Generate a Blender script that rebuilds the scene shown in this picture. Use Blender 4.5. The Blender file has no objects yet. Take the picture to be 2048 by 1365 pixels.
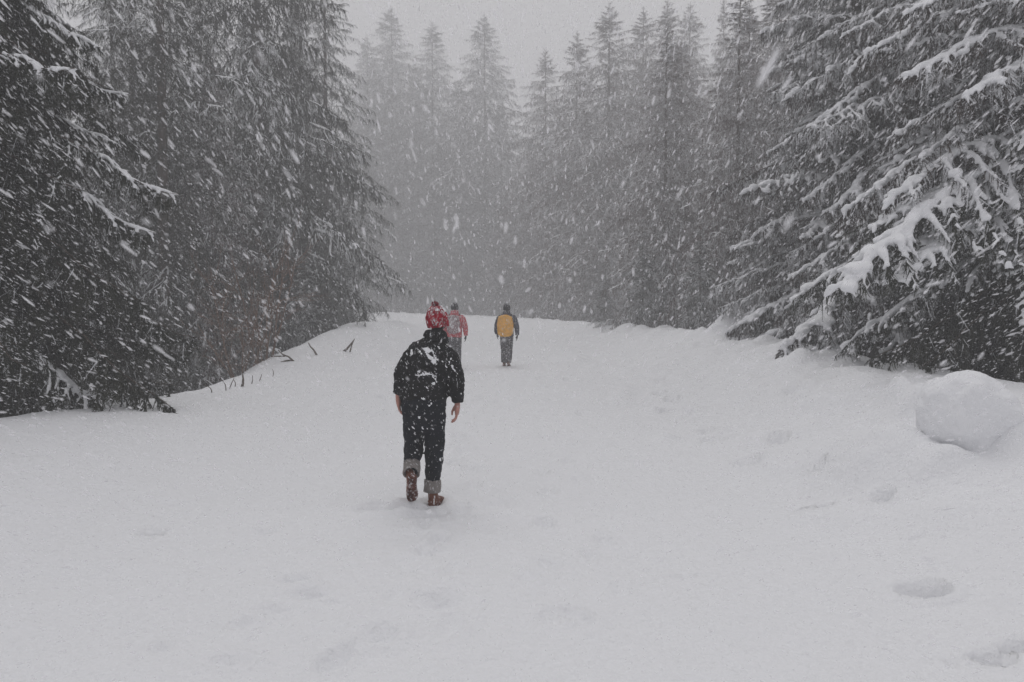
import bpy, math, random
import numpy as np
from mathutils import Vector, Matrix, Euler

R = math.radians
scene = bpy.context.scene
col = scene.collection

# ------------------------------------------------------------------ camera
F = 1593.0                      # focal length in photo pixels (photo 2048 x 1365)
PITCH = math.atan(74.5 / F)
CAMZ = 1.8
cam_data = bpy.data.cameras.new('camera')
cam_data.sensor_width = 36.0
cam_data.lens = 36.0 * F / 2048.0
cam_data.clip_start = 0.05
cam_data.clip_end = 2000
cam_data.dof.use_dof = True
cam_data.dof.focus_distance = 14.0
cam_data.dof.aperture_fstop = 4.5
cam = bpy.data.objects.new('camera', cam_data)
cam.location = (0, 0, CAMZ)
cam.rotation_euler = (R(90) - PITCH, 0, 0)
col.objects.link(cam)
scene.camera = cam

# ------------------------------------------------------------------ sky, sun, exposure
SUN_EL, SUN_ROT = R(56), R(-12)
world = bpy.data.worlds.new('World')
scene.world = world
world.use_nodes = True
wn, wl = world.node_tree.nodes, world.node_tree.links
wn.clear()
w_out = wn.new('ShaderNodeOutputWorld')
w_bg = wn.new('ShaderNodeBackground')
w_sky = wn.new('ShaderNodeTexSky')
w_sky.sky_type = 'NISHITA'
w_sky.sun_disc = False
w_sky.sun_elevation = SUN_EL
w_sky.sun_rotation = SUN_ROT
w_sky.air_density = 1.0
w_sky.dust_density = 6.0
w_bw = wn.new('ShaderNodeRGBToBW')
w_mix = wn.new('ShaderNodeMixRGB')          # thick cloud: the clear sky evened out to grey
w_mix.inputs[0].default_value = 0.88
w_mix.inputs[2].default_value = (6.55, 6.48, 6.72, 1)
wl.new(w_sky.outputs[0], w_bw.inputs[0])
wl.new(w_bw.outputs[0], w_mix.inputs[1])
wl.new(w_mix.outputs[0], w_bg.inputs[0])
w_bg.inputs[1].default_value = 0.08
wl.new(w_bg.outputs[0], w_out.inputs[0])

sun_data = bpy.data.lights.new('sun', 'SUN')
sun_data.energy = 1.02
sun_data.angle = R(38)
sun_data.color = (1.0, 0.985, 0.96)
sun = bpy.data.objects.new('sun', sun_data)
sun.rotation_euler = (R(90) - SUN_EL, 0, R(180) - SUN_ROT)
col.objects.link(sun)

scene.view_settings.view_transform = 'Standard'
scene.view_settings.look = 'None'
scene.view_settings.gamma = 1.0
scene.view_settings.use_curve_mapping = False
scene.view_settings.exposure = 0.04

scene.render.engine = 'CYCLES'
cy = scene.cycles
cy.use_denoising = True
cy.max_bounces = 6
cy.diffuse_bounces = 3
cy.glossy_bounces = 2
cy.transmission_bounces = 3
cy.transparent_max_bounces = 12
cy.volume_bounces = 2
cy.use_adaptive_sampling = True
cy.adaptive_threshold = 0.015

# ------------------------------------------------------------------ helpers
rng = np.random.default_rng(7)
random.seed(7)

def cam_ray(px, py):
    cx, cyy = (px - 1024) / F, -(py - 682.5) / F
    c, s = math.cos(PITCH), math.sin(PITCH)
    return np.array([cx, c + cyy * s, -s + cyy * c])

def at(px, py, depth):
    d = cam_ray(px, py)
    return np.array([0, 0, CAMZ]) + d * (depth / d[1])

def _hash(ix, iy, iz, seed):
    h = (ix.astype(np.int64) * 374761393 + iy.astype(np.int64) * 668265263
         + iz.astype(np.int64) * 2246822519 + seed * 3266489917) & 0xFFFFFFFF
    h = ((h ^ (h >> 13)) * 1274126177) & 0xFFFFFFFF
    h = ((h ^ (h >> 16)) * 2654435761) & 0xFFFFFFFF
    return ((h ^ (h >> 15)) & 0xFFFFFF) / float(0xFFFFFF)

def noise3(p, seed=0):
    p = np.asarray(p, float)
    i = np.floor(p).astype(np.int64)
    f = p - i
    f = f * f * f * (f * (f * 6 - 15) + 10)
    out = 0
    for dx in (0, 1):
        for dy in (0, 1):
            for dz in (0, 1):
                w = (f[:, 0] if dx else 1 - f[:, 0]) * (f[:, 1] if dy else 1 - f[:, 1]) * (f[:, 2] if dz else 1 - f[:, 2])
                out = out + w * _hash(i[:, 0] + dx, i[:, 1] + dy, i[:, 2] + dz, seed)
    return out

def fbm(p, octaves=4, seed=0, gain=0.5):
    p = np.asarray(p, float)
    a, s, t = 1.0, 0.0, 0.0
    for o in range(octaves):
        s = s + a * noise3(p * (2.0 ** o) + 17.3 * o, seed + o)
        t += a
        a *= gain
    return s / t

def noise2(x, y, sc, seed=0, octaves=3):
    p = np.stack([np.ravel(x) * sc, np.ravel(y) * sc, np.zeros(np.size(x)) + 0.37], 1)
    return fbm(p, octaves, seed).reshape(np.shape(x)) - 0.5

def mesh_np(name, verts, faces, mats=(), smooth=False, mat_index=None):
    """faces: (n,3) or (n,4) array, or a list of such arrays"""
    me = bpy.data.meshes.new(name)
    if not isinstance(faces, list) or isinstance(faces[0], tuple):
        faces = [np.array(faces)]
    faces = [np.asarray(f, np.int32) for f in faces if len(f)]
    verts = np.asarray(verts, np.float32)
    me.vertices.add(len(verts))
    me.vertices.foreach_set('co', verts.ravel())
    loops = np.concatenate([f.ravel() for f in faces])
    sizes = np.concatenate([np.full(len(f), f.shape[1], np.int32) for f in faces])
    starts = np.concatenate([[0], np.cumsum(sizes)[:-1]]).astype(np.int32)
    me.loops.add(len(loops))
    me.loops.foreach_set('vertex_index', loops)
    me.polygons.add(len(sizes))
    me.polygons.foreach_set('loop_start', starts)
    me.polygons.foreach_set('loop_total', sizes)
    if smooth:
        me.polygons.foreach_set('use_smooth', np.ones(len(sizes), bool))
    if mat_index is not None:
        me.polygons.foreach_set('material_index', np.asarray(mat_index, np.int32))
    for m in mats:
        me.materials.append(m)
    me.update(calc_edges=True)
    me.validate()
    return me

def obj(name, me, parent=None, loc=None):
    o = bpy.data.objects.new(name, me)
    col.objects.link(o)
    if parent is not None:
        o.parent = parent
    if loc is not None:
        o.location = loc
    return o

def tag(o, label=None, cat=None, group=None, kind=None):
    if label: o['label'] = label
    if cat: o['category'] = cat
    if group: o['group'] = group
    if kind: o['kind'] = kind
    return o

def empty(name, loc=(0, 0, 0), rz=0.0):
    o = bpy.data.objects.new(name, None)
    col.objects.link(o)
    o.location = loc
    o.rotation_euler = (0, 0, rz)
    o.empty_display_size = 0.2
    return o

class MB:
    """collects closed shapes as plain lists"""
    def __init__(self):
        self.v, self.q, self.t, self.n = [], [], [], 0
    def add(self, v, q=(), t=()):
        v = np.asarray(v, float)
        if len(q): self.q.append(np.asarray(q, int) + self.n)
        if len(t): self.t.append(np.asarray(t, int) + self.n)
        self.v.append(v)
        self.n += len(v)
    def arrays(self):
        v = np.concatenate(self.v)
        f = []
        if self.q: f.append(np.concatenate(self.q))
        if self.t: f.append(np.concatenate(self.t))
        return v, f
    def tube(self, path, rad, n=12, resample=0, ref=(1, 0, 0)):
        P = np.asarray(path, float)
        Rr = np.array([(r, r) if np.isscalar(r) else r for r in rad], float)
        if resample:
            P, Rr = catmull(P, resample), catmull(Rr, resample)
        m = len(P)
        T = np.gradient(P, axis=0)
        T /= np.linalg.norm(T, axis=1, keepdims=True) + 1e-9
        ref = np.asarray(ref, float)
        U = ref - (T @ ref)[:, None] * T
        bad = np.linalg.norm(U, axis=1) < 0.15
        if bad.any():
            r2 = np.array([0.0, 1.0, 0.2])
            U[bad] = r2 - (T[bad] @ r2)[:, None] * T[bad]
        U /= np.linalg.norm(U, axis=1, keepdims=True)
        V = np.cross(T, U)
        a = np.arange(n) / n * 2 * math.pi
        ring = (P[:, None, :] + U[:, None, :] * (np.cos(a)[None, :, None] * Rr[:, 0][:, None, None])
                + V[:, None, :] * (np.sin(a)[None, :, None] * Rr[:, 1][:, None, None]))
        v = np.concatenate([ring.reshape(-1, 3), P[:1], P[-1:]])
        i, j = np.meshgrid(np.arange(m - 1), np.arange(n), indexing='ij')
        j2 = (j + 1) % n
        q = np.stack([i * n + j, i * n + j2, (i + 1) * n + j2, (i + 1) * n + j], -1).reshape(-1, 4)
        k = np.arange(n); k2 = (k + 1) % n
        t0 = np.stack([np.full(n, m * n), k2, k], 1)
        t1 = np.stack([np.full(n, m * n + 1), (m - 1) * n + k, (m - 1) * n + k2], 1)
        self.add(v, q, np.concatenate([t0, t1]))
    def ball(self, c, r, n=12, m=9, rot=None):
        r = np.array([r, r, r] if np.isscalar(r) else r, float)
        th = np.linspace(0.0, math.pi, m + 1)[1:-1]
        a = np.arange(n) / n * 2 * math.pi
        ring = np.stack([np.sin(th)[:, None] * np.cos(a), np.sin(th)[:, None] * np.sin(a),
                         np.cos(th)[:, None] * np.ones(n)], -1).reshape(-1, 3)
        v = np.concatenate([ring, [[0, 0, 1]], [[0, 0, -1]]]) * r
        if rot is not None:
            v = v @ np.array(rot).T
        v = v + np.asarray(c, float)
        mm = m - 1
        i, j = np.meshgrid(np.arange(mm - 1), np.arange(n), indexing='ij')
        j2 = (j + 1) % n
        q = np.stack([i * n + j, (i + 1) * n + j, (i + 1) * n + j2, i * n + j2], -1).reshape(-1, 4)
        k = np.arange(n); k2 = (k + 1) % n
        t0 = np.stack([np.full(n, mm * n), k, k2], 1)
        t1 = np.stack([np.full(n, mm * n + 1), (mm - 1) * n + k2, (mm - 1) * n + k], 1)
        self.add(v, q, np.concatenate([t0, t1]))

def catmull(P, k):
    P = np.asarray(P, float)
    Q = np.concatenate([[2 * P[0] - P[1]], P, [2 * P[-1] - P[-2]]])
    out = []
    for i in range(1, len(Q) - 2):
        for s in range(k):
            t = s / k
            a, b, c, d = Q[i - 1], Q[i], Q[i + 1], Q[i + 2]
            out.append(0.5 * (2 * b + (c - a) * t + (2 * a - 5 * b + 4 * c - d) * t * t + (3 * b - a - 3 * c + d) * t ** 3))
    out.append(P[-1])
    return np.array(out)

def remesh(mb, voxel, smooth=3, fac=0.5):
    v, f = mb.arrays()
    me = mesh_np('blank', v, f)
    o = bpy.data.objects.new('blank', me)
    col.objects.link(o)
    m = o.modifiers.new('remesh', 'REMESH')
    m.mode = 'VOXEL'
    m.voxel_size = voxel
    if smooth:
        s = o.modifiers.new('smooth', 'SMOOTH')
        s.factor = fac
        s.iterations = smooth
    dg = bpy.context.evaluated_depsgraph_get()
    new = bpy.data.meshes.new_from_object(o.evaluated_get(dg))
    bpy.data.objects.remove(o)
    bpy.data.meshes.remove(me)
    new.polygons.foreach_set('use_smooth', np.ones(len(new.polygons), bool))
    return new

def get_co(me):
    a = np.zeros(len(me.vertices) * 3, np.float32)
    me.vertices.foreach_get('co', a)
    return a.reshape(-1, 3).astype(float)

def set_co(me, co):
    me.vertices.foreach_set('co', np.asarray(co, np.float32).ravel())
    me.update()

def get_normals(me):
    a = np.zeros(len(me.vertices) * 3, np.float32)
    me.vertex_normals.foreach_get('vector', a)
    return a.reshape(-1, 3).astype(float)

# ------------------------------------------------------------------ materials
def material(name):
    m = bpy.data.materials.new(name)
    m.use_nodes = True
    n, l = m.node_tree.nodes, m.node_tree.links
    b = n.get('Principled BSDF')
    return m, n, l, b

def plain(name, rgb, rough=0.85, var=0.25, scale=20.0, bump=0.0, bscale=60.0, spec=0.2):
    m, n, l, b = material(name)
    b.inputs['Roughness'].default_value = rough
    b.inputs['Specular IOR Level'].default_value = spec
    tc = n.new('ShaderNodeTexCoord')
    t = n.new('ShaderNodeTexNoise')
    t.inputs['Scale'].default_value = scale
    t.inputs['Detail'].default_value = 5
    l.new(tc.outputs['Object'], t.inputs['Vector'])
    r = n.new('ShaderNodeValToRGB')
    r.color_ramp.elements[0].position = 0.3
    r.color_ramp.elements[1].position = 0.7
    r.color_ramp.elements[0].color = (*[c * (1 - var) for c in rgb], 1)
    r.color_ramp.elements[1].color = (*[min(1, c * (1 + var)) for c in rgb], 1)
    l.new(t.outputs['Fac'], r.inputs['Fac'])
    l.new(r.outputs['Color'], b.inputs['Base Color'])
    if bump:
        t2 = n.new('ShaderNodeTexNoise')
        t2.inputs['Scale'].default_value = bscale
        t2.inputs['Detail'].default_value = 4
        l.new(tc.outputs['Object'], t2.inputs['Vector'])
        bp = n.new('ShaderNodeBump')
        bp.inputs['Strength'].default_value = bump
        bp.inputs['Distance'].default_value = 0.01
        l.new(t2.outputs['Fac'], bp.inputs['Height'])
        l.new(bp.outputs['Normal'], b.inputs['Normal'])
    return m

def snow_dusted(name, rgb, rough=0.85, amount=0.5, scale=45.0, var=0.2, wind=0.5, bump=0.3, knit=0.0):
    """cloth with snow caught in its weave: more on faces turned to the wind (-Y) and upwards"""
    m, n, l, b = material(name)
    b.inputs['Roughness'].default_value = rough
    b.inputs['Specular IOR Level'].default_value = 0.15
    tc = n.new('ShaderNodeTexCoord')
    mp = n.new('ShaderNodeMapping')
    mp.inputs['Rotation'].default_value = (0, R(38), 0)
    mp.inputs['Scale'].default_value = (1.0, 1.0, 0.45)
    l.new(tc.outputs['Object'], mp.inputs['Vector'])
    t = n.new('ShaderNodeTexNoise')
    t.inputs['Scale'].default_value = scale
    t.inputs['Detail'].default_value = 6
    t.inputs['Roughness'].default_value = 0.65
    l.new(mp.outputs['Vector'], t.inputs['Vector'])
    g = n.new('ShaderNodeNewGeometry')
    dp = n.new('ShaderNodeVectorMath'); dp.operation = 'DOT_PRODUCT'
    dp.inputs[1].default_value = (0, -0.75, 0.66)
    l.new(g.outputs['Normal'], dp.inputs[0])
    ma = n.new('ShaderNodeMath'); ma.operation = 'MULTIPLY_ADD'
    ma.inputs[1].default_value = 0.10 * wind
    l.new(dp.outputs['Value'], ma.inputs[0])
    l.new(t.outputs['Fac'], ma.inputs[2])
    r = n.new('ShaderNodeValToRGB')
    r.color_ramp.elements[0].position = 0.70 - 0.24 * amount
    r.color_ramp.elements[1].position = 0.80 - 0.20 * amount
    l.new(ma.outputs[0], r.inputs['Fac'])
    t3 = n.new('ShaderNodeTexNoise')
    t3.inputs['Scale'].default_value = 14
    t3.inputs['Detail'].default_value = 4
    l.new(tc.outputs['Object'], t3.inputs['Vector'])
    r3 = n.new('ShaderNodeValToRGB')
    r3.color_ramp.elements[0].position = 0.3
    r3.color_ramp.elements[1].position = 0.7
    r3.color_ramp.elements[0].color = (*[c * (1 - var) for c in rgb], 1)
    r3.color_ramp.elements[1].color = (*[min(1, c * (1 + var)) for c in rgb], 1)
    l.new(t3.outputs['Fac'], r3.inputs['Fac'])
    mx = n.new('ShaderNodeMixRGB')
    mx.inputs[2].default_value = (0.82, 0.83, 0.85, 1)
    l.new(r.outputs['Color'], mx.inputs[0])
    l.new(r3.outputs['Color'], mx.inputs[1])
    l.new(mx.outputs[0], b.inputs['Base Color'])
    h = t.outputs['Fac']
    if knit:
        wv = n.new('ShaderNodeTexWave')
        wv.bands_direction = 'Z'
        wv.inputs['Scale'].default_value = knit
        wv.inputs['Distortion'].default_value = 3.0
        wv.inputs['Detail Scale'].default_value = 6.0
        l.new(tc.outputs['Object'], wv.inputs['Vector'])
        h = wv.outputs['Fac']
    bp = n.new('ShaderNodeBump')
    bp.inputs['Strength'].default_value = bump
    bp.inputs['Distance'].default_value = 0.012
    l.new(h, bp.inputs['Height'])
    l.new(bp.outputs['Normal'], b.inputs['Normal'])
    return m

def snow_material(name, rgb=(0.86, 0.865, 0.885), bumps=((3.0, 0.05), (14.0, 0.02), (90.0, 0.006)), strength=0.6):
    m, n, l, b = material(name)
    b.inputs['Roughness'].default_value = 0.75
    b.inputs['Specular IOR Level'].default_value = 0.15
    b.inputs['Base Color'].default_value = (*rgb, 1)
    tc = n.new('ShaderNodeTexCoord')
    nrm = None
    for sc, dist in bumps:
        t = n.new('ShaderNodeTexNoise')
        t.inputs['Scale'].default_value = sc
        t.inputs['Detail'].default_value = 4
        l.new(tc.outputs['Object'], t.inputs['Vector'])
        bp = n.new('ShaderNodeBump')
        bp.inputs['Strength'].default_value = strength
        bp.inputs['Distance'].default_value = dist
        l.new(t.outputs['Fac'], bp.inputs['Height'])
        if nrm: l.new(nrm, bp.inputs['Normal'])
        nrm = bp.outputs['Normal']
    if nrm: l.new(nrm, b.inputs['Normal'])
    return m

def needle_material(name, rgb, frost):
    """dark needles; snow grains lie on the shoots that face upwards"""
    m, n, l, b = material(name)
    b.inputs['Roughness'].default_value = 0.7
    b.inputs['Specular IOR Level'].default_value = 0.2
    tc = n.new('ShaderNodeTexCoord')
    t = n.new('ShaderNodeTexNoise')
    t.inputs['Scale'].default_value = 1.3
    t.inputs['Detail'].default_value = 8
    t.inputs['Roughness'].default_value = 0.7
    l.new(tc.outputs['Object'], t.inputs['Vector'])
    g = n.new('ShaderNodeNewGeometry')
    sp = n.new('ShaderNodeSeparateXYZ')
    l.new(g.outputs['True Normal'], sp.inputs[0])
    ab = n.new('ShaderNodeMath'); ab.operation = 'ABSOLUTE'
    l.new(sp.outputs['Z'], ab.inputs[0])
    ma = n.new('ShaderNodeMath'); ma.operation = 'MULTIPLY_ADD'
    ma.inputs[1].default_value = 0.35
    l.new(ab.outputs[0], ma.inputs[0])
    t2 = n.new('ShaderNodeTexNoise')
    t2.inputs['Scale'].default_value = 9.0
    t2.inputs['Detail'].default_value = 5
    l.new(tc.outputs['Object'], t2.inputs['Vector'])
    l.new(t2.outputs['Fac'], ma.inputs[2])
    r = n.new('ShaderNodeValToRGB')
    r.color_ramp.elements[0].position = 0.92 - 0.3 * frost
    r.color_ramp.elements[1].position = 1.0 - 0.26 * frost
    l.new(ma.outputs[0], r.inputs['Fac'])
    r3 = n.new('ShaderNodeValToRGB')
    e = r3.color_ramp.elements
    e[0].position = 0.34; e[0].color = (*[c * 0.6 for c in rgb], 1)
    e[1].position = 0.68; e[1].color = (rgb[0] * 1.5, rgb[1] * 1.25, rgb[2] * 1.2, 1)
    l.new(t.outputs['Fac'], r3.inputs['Fac'])
    mx = n.new('ShaderNodeMixRGB')
    mx.inputs[2].default_value = (0.78, 0.79, 0.82, 1)
    l.new(r.outputs['Color'], mx.inputs[0])
    l.new(r3.outputs['Color'], mx.inputs[1])
    l.new(mx.outputs[0], b.inputs['Base Color'])
    return m

M = {}
M['ground'] = snow_material('fresh_snow', bumps=((0.9, 0.06), (6.0, 0.03), (24.0, 0.012), (110.0, 0.004)), strength=0.8)
M['lump'] = snow_material('packed_snow', bumps=((5.0, 0.03), (22.0, 0.012), (120.0, 0.003)), strength=0.7)
M['snow'] = snow_material('branch_snow', bumps=((30.0, 0.01),), strength=0.5)
M['cling'] = snow_material('clinging_snow', bumps=((150.0, 0.004),), strength=0.6)
M['needle'] = needle_material('spruce_needles', (0.036, 0.042, 0.030), 0.42)
M['needle_red'] = needle_material('spruce_needles_brownish', (0.088, 0.056, 0.050), 0.62)
M['needle_near'] = needle_material('near_spruce_needles', (0.036, 0.044, 0.031), 0.3)
M['needle_frost_haze'] = needle_material('frosted_hazy_spruce_needles', (0.050, 0.042, 0.036), 0.62)  # snow dusting on near boughs; on far crowns its white paints in haze
M['bark'] = plain('spruce_bark', (0.085, 0.065, 0.052), 0.9, 0.35, 9, 0.8, 25)
M['twig'] = plain('bare_twig', (0.10, 0.075, 0.058), 0.9, 0.3, 30, 0.4, 60)
M['shrub'] = plain('brown_shrub', (0.17, 0.105, 0.075), 0.9, 0.3, 12)

# ------------------------------------------------------------------ terrain
def smooth01(t):
    t = np.clip(t, 0, 1)
    return t * t * (3 - 2 * t)

def road_center(y):
    yy = np.clip(y, 20, 100)
    c = -6.3e-5 * (yy - 20) ** 3
    return c + np.where(y > 100, -6.3e-5 * 3 * 80 ** 2 * (y - 100), 0)

HL = np.array([(-20, .7), (5, .6), (9.3, .49), (13.2, .21), (15.8, .14), (19.8, .22), (22.5, .60), (26, .85), (31, 1.05), (38, .95), (48, .6), (70, .3), (150, .2)])
HR = np.array([(-20, .8), (6, .78), (13.6, .84), (18.4, .92), (27.5, .82), (41, .62), (60, .4), (150, .3)])

MOUNDS = []    # (x, y, spread x, spread y, height): drifts banked against the clods
DENTS = []     # (x, y, half width, half length, depth, angle, sharp)

def ground_z(x, y, detail=True):
    x = np.asarray(x, float); y = np.asarray(y, float)
    u = x - road_center(y)
    hl = np.interp(y, HL[:, 0], HL[:, 1])
    hr = np.interp(y, HR[:, 0], HR[:, 1])
    z = np.zeros(np.broadcast(x, y).shape)
    wob = noise2(x, y, 0.25, 3, 2)
    ul = u + 0.9 * wob
    z = z + hl * smooth01((-ul - 2.3) / 3.5) - (hl + 1.7) * smooth01((-ul - 6.0) / 3.6)
    ur = u + 0.8 * wob
    z = z + hr * smooth01((ur - 2.4) / 3.3) - (hr + 0.25) * smooth01((ur - 6.3) / 2.2)
    z = z + 0.0085 * np.maximum(0, y - 35) * smooth01((y - 30) / 15)
    z = z + 0.30 * np.maximum(0, y - 106) * smooth01((y - 106) / 12)
    # drifts and ploughed unevenness
    z = z + 0.10 * noise2(x, y, 0.35, 11, 3) * smooth01((y - 2) / 6)
    edge = np.exp(-((ur - 5.7) / 1.0) ** 2)
    z = z + edge * 0.50 * noise2(x, y, 1.1, 21, 4) * smooth01((y - 8) / 6)
    edge = np.exp(-((ul + 5.2) / 1.1) ** 2)
    z = z + edge * 0.10 * noise2(x, y, 0.9, 27, 2) * smooth01((y - 18) / 6)
    side = np.maximum(smooth01((ur - 1.4) / 2.5), 0.0)
    z = z + side * 0.26 * noise2(x, y, 1.5, 33, 4) * smooth01((y - 4) / 6) * np.exp(-((ur - 3.8) / 2.4) ** 2)
    if detail:
        track = np.exp(-((x + 0.6 + 0.06 * (y - 5)) / 1.3) ** 2) * (y < 30)
        z = z + track * 0.11 * noise2(x, y, 2.8, 41, 4)
        z = z + 0.03 * noise2(x, y, 3.0, 51, 4)
    for (mx, my, sx, sy, mh) in MOUNDS:
        z = z + mh * np.exp(-((x - mx) / sx) ** 2 - ((y - my) / sy) ** 2)
    for (dx, dy, hw, hh, dep, ang, sharp) in DENTS:
        m = (np.abs(x - dx) < 3 * (hw + hh)) & (np.abs(y - dy) < 3 * (hw + hh))
        if not m.any():
            continue
        xx, yy = x[m] - dx, y[m] - dy
        c, s = math.cos(ang), math.sin(ang)
        a, b = (xx * c + yy * s) / hw, (-xx * s + yy * c) / hh
        if sharp:
            # a hollow: steep near lip, back wall sloping up away from the viewer
            f = np.sqrt(np.clip(1 - a * a, 0, 1))
            b0 = (b + f) / (2 * f + 1e-3)
            d = np.where((b0 > 0) & (b0 < 1) & (np.abs(a) < 1), 1.35 * smooth01(b0 / 0.10) * (1 - b0) ** 1.5 * f, 0)
            rim = np.exp(-((np.sqrt(a * a + b * b) - 1.15) / 0.3) ** 2) * 0.12
            z[m] += dep * (rim - d)
        else:
            r2 = a * a + b * b
            z[m] += dep * (-np.exp(-r2 * 1.3) + 0.35 * np.exp(-((np.sqrt(r2) - 1.5) / 0.45) ** 2))
    return z

def gz(x, y, detail=False):
    return float(ground_z(np.array([x]), np.array([y]), detail)[0])

def ground_hit(px, py, lo=2.5, hi=70.0):
    d = cam_ray(px, py)
    ys = np.linspace(lo, hi, 3000)
    p = np.array([0, 0, CAMZ])[None] + d[None] * (ys / d[1])[:, None]
    below = p[:, 2] < ground_z(p[:, 0], p[:, 1], False)
    k = int(np.argmax(below)) if below.any() else len(ys) - 1
    return p[k]

BOULDER = ground_hit(1972, 925)
_a, _b, _c = ground_hit(1795, 800), ground_hit(1838, 805), ground_hit(1722, 765)
MOUNDS = [(BOULDER[0] - .34, BOULDER[1] - .06, .20, .16, .13), (BOULDER[0] + .26, BOULDER[1] - .05, .22, .16, .12), (BOULDER[0] - .60, BOULDER[1] + .55, .50, .6, .42), (BOULDER[0] - 1.1, BOULDER[1] + 1.6, .7, .7, .20), (BOULDER[0] + .75, BOULDER[1] + .1, .4, .5, .30),
          (_a[0], _a[1], .17, .22, .30), (_b[0], _b[1], .20, .22, .20), (_c[0], _c[1], .34, .3, .14), (_a[0] - .5, _a[1] + 1.2, .22, .25, .16)]
_g = np.random.default_rng(5)
for _k in range(34):      # ploughed chunks along the upper crest
    _y = 13.5 + 34 * _g.random() ** 1.3
    MOUNDS.append((float(road_center(np.array(_y))) + _g.uniform(5.0, 6.4), _y, _g.uniform(.16, .36), _g.uniform(.18, .4), _g.uniform(.08, .26)))
for _k in range(12):      # and a few on the lower bank by the bend
    _y = 24 + 14 * _g.random()
    MOUNDS.append((float(road_center(np.array(_y))) - _g.uniform(3.6, 5.6), _y, _g.uniform(.2, .5), _g.uniform(.2, .5), _g.uniform(.05, .14)))
for _k in range(95):      # crumbled chunks rolled down the upper bank
    _y = 6 + 24 * _g.random() ** 1.2
    _s = _g.uniform(.06, .24)
    MOUNDS.append((float(road_center(np.array(_y))) + _g.uniform(2.0, 5.6), _y, _s * _g.uniform(.8, 1.4), _s * _g.uniform(.8, 1.6), _s * _g.uniform(.18, .5)))
# hollows and boot prints seen in the photograph
new_dents = []
for px, py, hw, hh, dep, ang, sharp in [
        (1845, 1188, .17, .16, .30, 0.06, True), (302, 1068, .10, .10, .14, 0.5, True),
        (1762, 994, .10, .11, .12, 0.3, True), (1985, 1322, .11, .09, .14, -.3, True), (1896, 1322, .04, .06, .04, 0, True),
        (2050, 1295, .16, .09, .16, .1, True),
        (525, 1065, .09, .08, .02, 0, False), (345, 1010, .25, .12, .012, 0, False), (20, 1030, .25, .2, .02, 0, False), (100, 1165, .5, .25, .02, .1, False),
        (1612, 1024, .06, .05, .03, 0, False), (1650, 1015, .07, .04, .02, 0, False), (1640, 932, .07, .08, .03, 0, False),
        (1560, 882, .10, .11, .05, .3, False), (1430, 885, .16, .14, .05, .3, False), (1420, 866, .12, .12, .05, .3, False),
        (1385, 826, .14, .14, .05, 0, False), (1337, 826, .16, .16, .06, 0, False), (1320, 790, .11, .18, .05, .4, False),
        (1345, 800, .11, .18, .05, .4, False), (1322, 760, .12, .2, .05, .4, False), (1590, 778, .16, .2, .05, 0, False),
        (1500, 925, .12, .15, .04, .5, False), (1180, 1115, .05, .09, .018, .2, False), (1375, 1155, .16, .02, .02, .1, False),
        (1055, 1158, .07, .12, .02, 0, False), (1110, 1235, .08, .12, .02, 0, False), (870, 1205, .14, .1, .02, 0, False),
        (760, 1275, .09, .11, .03, 0, False), (620, 1190, .11, .08, .025, 0, False), (590, 1165, .09, .07, .025, 0, False),
        (545, 1225, .10, .06, .02, .2, False), (480, 1250, .06, .05, .015, 0, False), (455, 1330, .1, .06, .02, 0, False),
        (320, 1300, .05, .05, .02, 0, False), (1000, 1010, .12, .14, .02, 0, False), (1240, 890, .1, .2, .02, 0, False),
        (760, 1020, .18, .14, .04, .2, False), (820, 1018, .14, .10, .045, .2, False), (750, 830, .14, .25, .04, 0, False), (770, 795, .15, .3, .05, 0, False),
        (735, 760, .2, .3, .05, 0, False), (960, 800, .12, .25, .03, 0, False), (965, 850, .12, .2, .03, 0, False), (1100, 800, .14, .25, .03, 0, False),
        (1140, 760, .15, .3, .04, 0, False), (1060, 720, .2, .3, .04, 0, False), (930, 905, .1, .2, .025, 0, False), (1170, 830, .12, .2, .03, .2, False)]:
    p = ground_hit(px, py)
    new_dents.append((p[0], p[1], hw, hh, dep, ang, sharp))
for k in range(46):       # half-filled trail of steps towards the walkers
    y = 4.0 + k * 0.42
    s = 1 if k % 2 else -1
    new_dents.append((-0.42 - 0.016 * y + s * 0.14 + random.uniform(-.08, .08) - (0.25 if k % 5 == 0 else 0), y + random.uniform(-.1, .1),
                      .062, .14, random.uniform(.014, .036), random.uniform(-.2, .2), False))
for k in range(40):
    y = 4.5 + k * 0.5
    s = 1 if k % 2 else -1
    new_dents.append((0.25 + 0.05 * y - 0.0016 * y * y + s * 0.15 + random.uniform(-.1, .1), y + random.uniform(-.1, .1),
                      .062, .14, random.uniform(.010, .028), random.uniform(-.3, .3), False))
new_dents.append((-0.72, 7.13, .10, .17, .02, -.15, False))
PERSON_Z = gz((848 - 1024) / F * 7.2, 7.2) - .015
DENTS = [(a, b, hw, hh, dep * (1.0 if sharp else (3.2 if a > 1.6 else 2.3)), an, sharp) for a, b, hw, hh, dep, an, sharp in new_dents]

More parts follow.
